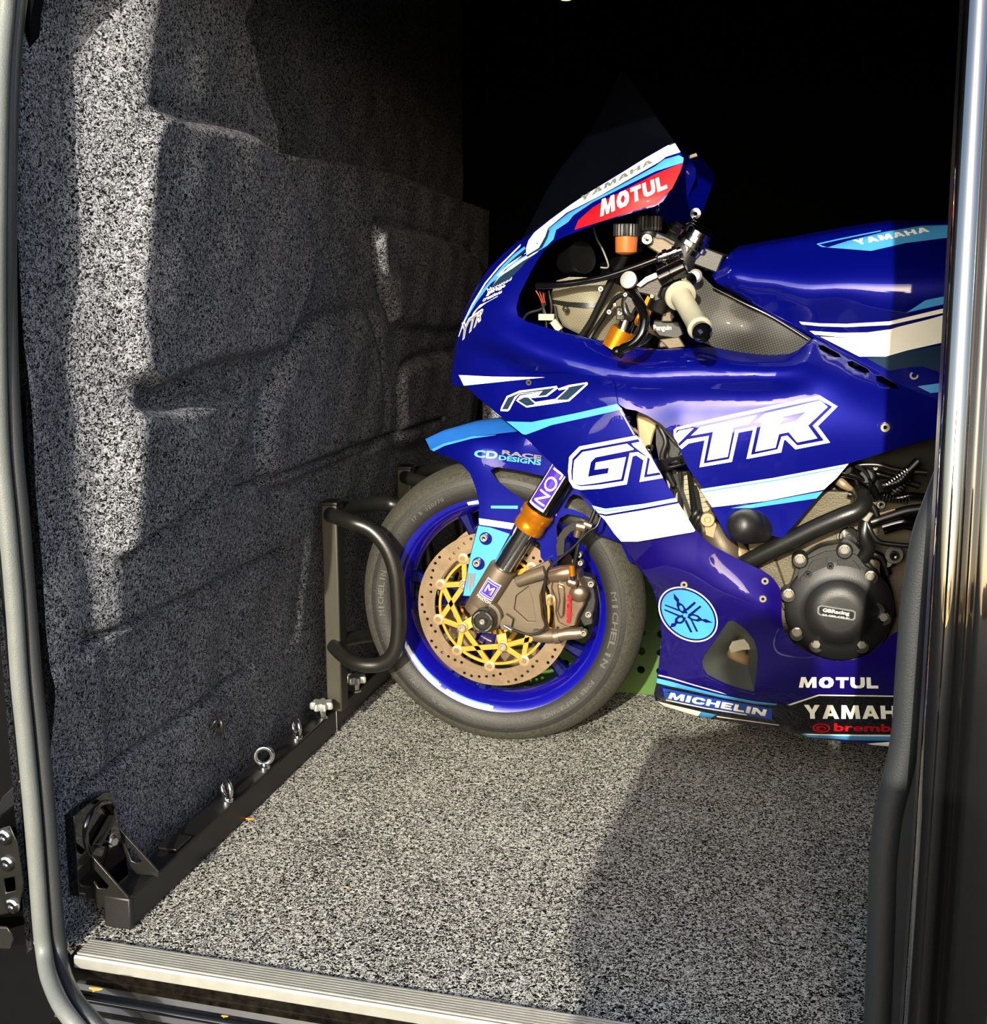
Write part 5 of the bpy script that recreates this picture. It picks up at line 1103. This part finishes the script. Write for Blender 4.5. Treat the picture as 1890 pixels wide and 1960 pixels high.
b = B(M['gblack']); b.tube([D(1212, 560, .24), D(1224, 580, .262), D(1234, 604, .275), D(1232, 630, .285), D(1222, 650, .288), D(1208, 662, .286), D(1194, 668, .28), D(1184, 678, .276)], [.008, .009, .009, .0085, .0085, .009, .0095, .010], seg=16); b.sphere(D(1184, 674, .277), .012, sc=(1, .8, .9)); b.out('clutch_lever', bike, label='gloss black bent lever')
b = B(M['satin']); b.tube([D(1200, 560, .24), D(1196, 580, .25), D(1200, 600, .255), D(1212, 610, .25)], .006); b.box(D(1206, 586, .24), (.022, .03, .03), Matrix.Rotation(.5, 3, 'Y')); b.box(D(1190, 600, .20), (.016, .02, .022)); b.out('lever_pivot', perch, .002)
for u, v, d, r in ((1198, 564, .25, .005), (1188, 599, .21, .006), (1167, 597, .17, .006), (1151, 553, .13, .007), (1178, 583, .2, .004), (1249, 567, .25, .0045), (1192, 610, .2, .005)):
    b = B(M['steel']); b.bolt(u, v, d, r*.75, .005); b.out('perch_bolt', perch)
# gold damper bodies
a_, c_ = D(1189, 648, .165), D(1202, 612, .165)
b = B(M['gold2']); b.cyl(D(1176, 668, .165), a_+(c_-a_)*.45, .0235, seg=40); dm = b.out('steering_damper', bike, label='gold damper body')
b = B(M['chrome']); b.cyl(a_+(c_-a_)*.4, c_, .0145); b.out('damper_rod', dm)
b = B(M['gold2']); b.bar(D(1222, 625, .10), D(1256, 560, .10), .012, .022); b.out('damper_bracket', dm, .001)
b = B(M['black']); b.pp([(1252, 612), (1300, 615), (1310, 640), (1296, 650), (1262, 645), (1248, 630)], .14, .02); b.pp([(1225, 600), (1260, 640), (1300, 668), (1240, 664), (1215, 640)], .11, .02, m=M['casting']); db = b.out('damper_mount', bike, .003)
b = B(M['white']); b.text('Penguin', [(1251, 622), (1285, 622), (1286, 634), (1252, 636)], Flat(.1405), off=.0006, bold=.01); b.out('lettering', db)
b = B(M['casting']); b.pp([(1268, 600), (1284, 596), (1292, 606), (1286, 616), (1266, 616)], .15, .01); b.pp([(1262, 650), (1300, 645), (1312, 664), (1280, 668)], .16, .01); b.out('cast_lugs', db, .002)
# loose wiring at the nose
b = B(M['wire'])
for pts in ([(1043, 560), (1040, 590), (1046, 620), (1044, 640)], [(1050, 556), (1056, 590), (1052, 620)], [(1002, 612), (1012, 600), (1036, 592), (1046, 580)], [(1036, 572), (1044, 600), (1060, 625), (1070, 640)], [(1062, 585), (1066, 610), (1078, 640)]):
    b.tube([D(u, v, .09) for u, v in pts], .0028, seg=8)
loom = b.out('wiring_loom', bike)
b = B(M['grip']); b.box(D(1047, 607, .10), (.030, .012, .012)); b.out('connector', loom, .001, label='cream plug connector'); b = B(M['grip']); b.box(D(1066, 623, .10), (.022, .012, .013), Matrix.Rotation(.9, 3, 'Y')); b.out('connector', loom, .001, label='cream plug connectors')
b = B(M['redp'])
for k in range(3): b = B(M['redp']); b.tube([D(1038+3*k, 580, .095), D(1033+4*k, 568, .10), D(1026+7*k, 556+2*k, .10)], .0008, seg=6); b.out('red_wire', loom)
# throttle side switch tip and reservoir beyond
b = B(M['black']); b.cyl(D(1344, 508, -.05), D(1372, 497, -.05), .011); b.cyl(D(1340, 520, -.1), D(1300, 600, -.1), .026); sw = b.out('far_switch', bike)
b = B(M['redp']); b.cyl(D(1372, 497, -.05), D(1380, 494, -.05), .009); b.out('button', sw)
for u, v in ((1356, 500), (1352, 514), (1366, 508)): b = B(M['steel']); b.bolt(u, v, -.03, .0045, .006); b.out('screw', sw)
# dark inner structure that fills the nose
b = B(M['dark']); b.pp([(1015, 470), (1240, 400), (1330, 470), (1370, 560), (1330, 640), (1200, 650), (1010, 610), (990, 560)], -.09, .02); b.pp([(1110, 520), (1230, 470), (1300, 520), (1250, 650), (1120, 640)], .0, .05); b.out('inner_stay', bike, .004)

# ================= radiator, engine and covers =================
b = B(M['fin'])
ro = [(1225, 795), (1262, 800), (1300, 850), (1330, 930), (1360, 1000), (1385, 1040), (1350, 1062), (1320, 1030), (1280, 930), (1235, 850)]
b.pp([(1270, 900), (1340, 910), (1390, 1040), (1350, 1060), (1300, 1000)], .10, .03)
for k in range(16):
    u0, v0 = 1275+k*5.5, 912+k*9; b.bar(D(u0, v0, .102), D(u0+48, v0-8, .102), .002, .004)
rad = b.out('radiator', bike, .001, label='pale finned radiator')
b = B(M['tan']); b.pp([(1218, 795), (1224, 787), (1246, 793), (1262, 805), (1252, 830), (1244, 862), (1256, 900), (1240, 880), (1222, 840)], .155, .012); b.out('side_tank', rad, .003, label='pale radiator side tank')
b = B(M['black'])
b.pp([(1222, 786), (1240, 788), (1266, 804), (1290, 832), (1298, 850), (1290, 846), (1266, 818), (1240, 800), (1222, 796)], .17, .02)
b.pp([(1256, 812), (1272, 820), (1276, 850), (1284, 900), (1262, 880), (1256, 850)], .145, .02)
b.pp([(1276, 826), (1300, 850), (1312, 880), (1290, 892), (1276, 880)], .13, .02)
for a, c in (((1290, 900), (1330, 1010)), ((1302, 900), (1302, 1000)), ((1320, 900), (1330, 1000)), ((1262, 900), (1290, 1000)), ((1330, 930), (1350, 1030)), ((1290, 900), (1285, 960))):
    b.bar(D(*a, .14), D(*c, .13), .007, .007)
b.tube([D(1262, 815, .16), D(1275, 845, .165), D(1268, 880, .165), D(1290, 930, .16)], .005); b.tube([D(1300, 880, .15), D(1310, 850, .15), D(1290, 835, .15)], .005)
for k in range(5): b.tube([D(1318+k*7, 1010+k*9, .125), D(1330+k*6, 985+k*8, .14), D(1340+k*5, 975+k*9, .13)], .006)
b.out('fan_shroud', rad, .001, label='black fan shroud and guard')
b = B(M['gblack']); b.pp([(1255, 882), (1300, 873), (1312, 872), (1318, 888), (1270, 903), (1262, 898)], .190, .012, holes=[[(1280, 889), (1292, 882), (1306, 880), (1308, 887), (1292, 893), (1282, 894)]]); b.out('strap_bracket', rad, .001)
b = B(M['chrome']); b.bolt(1244, 857, .168, .0075, .006); b.out('bolt', rad)
# head and cylinder block
b = B(M['engine'])
b.pp([(1340, 1000), (1362, 975), (1366, 990), (1372, 1020), (1392, 1050), (1430, 1085), (1420, 1095), (1350, 1060), (1346, 1030)], .15, .05, m=M['casting'])
b.pp([(1500, 1030), (1540, 985), (1590, 935), (1598, 930), (1612, 960), (1640, 1010), (1650, 1060), (1560, 1060), (1480, 1090), (1470, 1150), (1440, 1110), (1420, 1060), (1460, 1040)], .13, .26)
for k in range(5): b.pp([(1545+k*14, 985-k*9), (1553+k*14, 977-k*9), (1590+k*10, 1030-k*3), (1580+k*10, 1036-k*3)], .138, .01)
b.pp([(1430, 1030), (1470, 1030), (1496, 1100), (1516, 1160), (1500, 1170), (1480, 1110), (1440, 1080)], .165, .02)
b.box((.10, YC, .42), (.34, .30, .34)); eng = b.out('engine_block', bike, .003, label='grey alloy engine block')
b = B(M['soot']); b.box((.08, YC+.02, .60), (.40, .24, .12)); b.box((.16, YC, .54), (.26, .18, .22)); b.out('air_box', eng, .02)
b = B(M['tan'])
b.lathe(D(1355, 995, .175), DN, [(-.02, .013), (0, .013), (.002, .012), (.002, .006), (0, .005), (0, 0)], seg=24); b.pp([(1348, 998), (1362, 990), (1372, 1004), (1366, 1030), (1352, 1024)], .168, .012)
b.tube([D(1402, 1046, .13), D(1414, 1060, .135), D(1424, 1076, .13)], [.018, .020, .016], seg=20); b.out('exhaust_stub', eng, .001, label='tan metal brackets')
b = B(M['casting']); b.tube([D(1362, 1008, .14), D(1376, 1030, .14), D(1392, 1056, .14), D(1420, 1090, .12)], [.022, .024, .026, .022], seg=28); b.out('header_pipe', eng, label='grey header pipe')
# stator cover
CC = D(1612, 1165, .205)
b = B(M['cover'])
mpx = 1/1045.0
def circ(u, v, r, n=48): return ellipse(u, v, r, r*1.02, 0, n)
base = [(1528, 1080), (1548, 1062), (1572, 1048), (1608, 1040), (1618, 1030), (1640, 1045), (1660, 1075), (1678, 1098), (1694, 1120), (1705, 1150), (1708, 1185), (1700, 1215), (1680, 1240), (1650, 1254), (1612, 1258), (1575, 1250), (1545, 1232), (1520, 1215), (1506, 1190), (1502, 1160), (1500, 1135), (1512, 1125), (1520, 1100)]
b.pp(base, .192, .06, sm=3)
b.pp([(1530, 1090), (1548, 1070), (1580, 1056), (1612, 1054), (1640, 1062), (1662, 1090), (1650, 1120), (1640, 1132), (1612, 1118), (1580, 1120), (1552, 1138), (1534, 1134), (1524, 1120)], .200, .01)
b.pp([(1548, 1084), (1556, 1074), (1584, 1066), (1582, 1086), (1576, 1098), (1562, 1098), (1556, 1110), (1545, 1100)], .2045, .006); b.pp([(1604, 1072), (1634, 1072), (1652, 1096), (1638, 1118), (1618, 1112), (1596, 1104)], .2045, .006); b.pp([(1534, 1104), (1546, 1096), (1556, 1112), (1540, 1128), (1532, 1124)], .2045, .006)
c0 = D(1606, 1166, .192)
b.lathe(c0, DN, [(0, .094), (.006, .092), (.012, .084), (.017, .068), (.020, .060), (.022, .058), (.030, .050), (.036, .040), (.037, .030), (.037, 0)], seg=64)
b.lathe(D(1678, 1165, .192), DN, [(0, .028), (.010, .022), (.018, .014), (.018, .011), (.016, 0)], seg=32)
for u, v in ((1532, 1070), (1617, 1052), (1667, 1102), (1510, 1136), (1526, 1210), (1650, 1233), (1692, 1180), (1563, 1232)): b.lathe(D(u, v, .190), DN, [(-.01, .015), (.014, .014), (.016, .012), (.016, 0)], seg=24)
cover = b.out('engine_cover', eng, .002, sharp=28) if False else b.out('engine_cover', bike, .002, sharp=28, label='black engine side cover')
for u, v in ((1532, 1070), (1617, 1052), (1667, 1102), (1510, 1136), (1526, 1210), (1650, 1233), (1692, 1180), (1563, 1232)):
    b = B(M['steel']); b.lathe(D(u, v, .206), DN, [(0, .0088), (.001, .0088)], seg=20); b.lathe(D(u, v, .207), DN, [(0, .0078), (.005, .0078), (.006, .007), (.006, .0)], M['steel'], 6); b.out('cover_bolt', cover)
for u, v in ((1547, 1098), (1590, 1083)): b = B(M['black']); b.bolt(u, v, .205, .006, .006, M['black']); b.out('cover_screw', cover)
b = B(M['grey']); L0 = Flat(.2305)
ring = [(1568, 1160), (1572, 1158), (1634, 1168), (1639, 1172), (1638, 1184), (1634, 1188), (1570, 1178), (1565, 1174), (1565, 1163)]
b.pp(ring, .2312, .012, m=M['satin']); inn = [(1569, 1163), (1573, 1161), (1633, 1171), (1636, 1174), (1635, 1182), (1632, 1185), (1572, 1176), (1568, 1172)]
b.pp(ring, .2316, .001, m=M['grey'], holes=[inn])
b.text('GBRacing', [(1576, 1164), (1627, 1171), (1626, 1180), (1575, 1173)], Flat(.2318), off=0, m=M['white'], bold=.03); b.text('EG GBR-CF8-01', [(1575, 1175), (1626, 1182), (1626, 1185), (1575, 1178)], Flat(.2318), off=0, m=M['white'], bold=.0)
b.out('name_plate', cover, recalc=True, label='small plate with white lettering')
b = B(M['chrome']); b.lathe(D(1626, 1026, .15), DN, [(0, .018), (.006, .018), (.008, .016), (.008, .006), (.010, .005), (.010, 0)], seg=28); b.bolt(1712, 1062, .18, .009, .012); b.out('filler_plug', eng)
b = B(M['cover']); b.cyl(D(1626, 1026, .10), D(1626, 1026, .152), .022); b.cyl(D(1712, 1062, .10), D(1712, 1062, .182), .016); b.pp([(1660, 1060), (1700, 1040), (1760, 1050), (1780, 1200), (1720, 1220), (1700, 1120)], .14, .08); b.tube([D(1626, 1030, .165), D(1622, 1045, .172), D(1617, 1052, .18)], .005); b.out('crankcase_cover', eng, .004)
# frame slider tube and bobbin
b = B(M['satin']); b.tube([D(1405, 1092, .17), D(1440, 1072, .185), D(1500, 1042, .20), D(1560, 1012, .21), D(1610, 990, .215), D(1640, 978, .212), D(1652, 964, .20), D(1648, 950, .17), D(1644, 944, .12)], .0165, seg=28); b.out('crash_bar', bike, sharp=70, label='black curved crash bar')
b = B(M['black']); q = D(1455, 1010, .195); dr = (D(1391, 1003, .262)-q)
b.lathe(q, dr, [(-.01, .026), (0, .028), (.024, .031), (.026, .0305), (.027, .0312), (.045, .030), (.060, .0245), (.068, .016), (.070, 0)], seg=40); b.out('crash_bobbin', bike, sharp=40, label='black rounded crash bobbin')
# hoses and linkages above the engine
b = B(M['wire'])
b.tube([D(1655, 985, .19), D(1664, 1010, .20), D(1680, 1035, .20), D(1710, 1042, .20), D(1760, 1046, .20)], .0045); b.tube([D(1658, 1000, .19), D(1655, 1025, .195), D(1662, 1050, .19), D(1650, 1070, .185)], [.011, .011, .013, .013]); b.tube([D(1640, 900, .13), D(1662, 920, .14), D(1660, 940, .14), D(1640, 935, .14)], .005)
b.tube([D(1700, 955, .14), D(1725, 930, .14), D(1740, 905, .14)], .009); b.tube([D(1695, 948, .14), D(1715, 955, .14), D(1750, 952, .14)], .008); b.tube([D(1670, 905, .12), D(1700, 912, .12), D(1760, 930, .12)], .006)
hs_ = b.out('coolant_hoses', bike)
b = B(M['gblack']); b.lathe(D(1640, 925, .08), (-.5, -1, -.3), [(0, .03), (.03, .034), (.04, .036), (.044, .036), (.044, .030), (.02, .026), (.02, 0)], seg=36); b.pp([(1620, 900), (1660, 905), (1700, 990), (1680, 1010), (1640, 960)], .10, .06); b.pp([(1680, 1000), (1720, 985), (1790, 970), (1790, 1040), (1730, 1035), (1690, 1020)], .13, .05); b.out('throttle_body', hs_, .003)
b = B(M['tan']); b.tube([D(1606, 920, .15), D(1616, 928, .155), D(1632, 938, .15)], [.009, .008, .004]); b.out('linkage', hs_, label='tan linkage rod')
b = B(M['tan']); b.cyl(D(1685, 984, .17), D(1714, 975, .17), .0035, .002); b.out('linkage', hs_, label='tan linkage rod')
for u, v, r in ((1687, 965, .008), (1624, 900, .003), (1676, 895, .004)): b = B(M['steel']); b.bolt(u, v, .16, r, .008); b.out('fastener', hs_)
b = B(M['grip']); b.cyl(D(1664, 980, .20), D(1656, 996, .20), .008, .006); b.out('hose_plug', hs_)
b = B(M['grey'])
for i in range(13):
    t = i/12; p = D(1712+26*t, 942-30*t, .152); b.lathe(p, D(1738, 912, .15)-D(1712, 942, .15), [(-.0008, .0092), (.0008, .0092)], seg=12) if i % 2 else None
b.out('spring_wrap', hs_)

# black plumbing above the engine
for pts, r, m in (([(1612, 905), (1640, 912), (1668, 930), (1680, 955)], .007, 'gblack'), ([(1640, 890), (1680, 890), (1720, 900), (1775, 905)], .005, 'wire'), ([(1690, 930), (1720, 922), (1742, 900), (1760, 882)], .0085, 'soot'),
        ([(1684, 948), (1712, 955), (1745, 950), (1790, 955)], .0075, 'gblack'), ([(1668, 1000), (1700, 990), (1740, 978), (1790, 972)], .010, 'soot'), ([(1690, 1010), (1730, 1000), (1760, 1004), (1800, 1000)], .013, 'gblack'),
        ([(1624, 945), (1650, 955), (1672, 972), (1684, 1000)], .006, 'wire'), ([(1700, 1060), (1690, 1090), (1704, 1130), (1712, 1180)], .005, 'gblack'), ([(1672, 1060), (1690, 1070), (1700, 1100)], .008, 'soot')):
    b = B(M[m]); b.tube([D(u, v, .165) for u, v in pts], r); b.out('hose', hs_)
for a_, c_ in (((1700, 928), (1738, 900)), ((1692, 948), (1740, 956))):
    for k in range(9):
        t = k/8; p = D(a_[0]+(c_[0]-a_[0])*t, a_[1]+(c_[1]-a_[1])*t, .168); dr = D(*c_, .168)-D(*a_, .168)
        b = B(M['chrome']); b.lathe(p, dr, [(-.0006, .0088), (-.0006, .0094), (.0006, .0094), (.0006, .0088)], seg=16, ring=True); b.out('hose_coil', hs_)
for u, v, r in ((1622, 898, .011), (1660, 912, .014), (1700, 1075, .012)):
    b = B(M['soot']); b.lathe(D(u, v, .165), (-.3, -1, .2), [(-.02, r), (.004, r), (.006, r*.8), (.006, 0)], seg=24); b.out('hose_cap', hs_)
b = B(M['gblack']); b.lathe(D(1640, 918, .150), (-.5, -1, -.3), [(0, .030), (.008, .034), (.012, .034), (.012, .028), (-.01, .024), (-.01, 0)], seg=40); b.out('intake_trumpet', hs_)
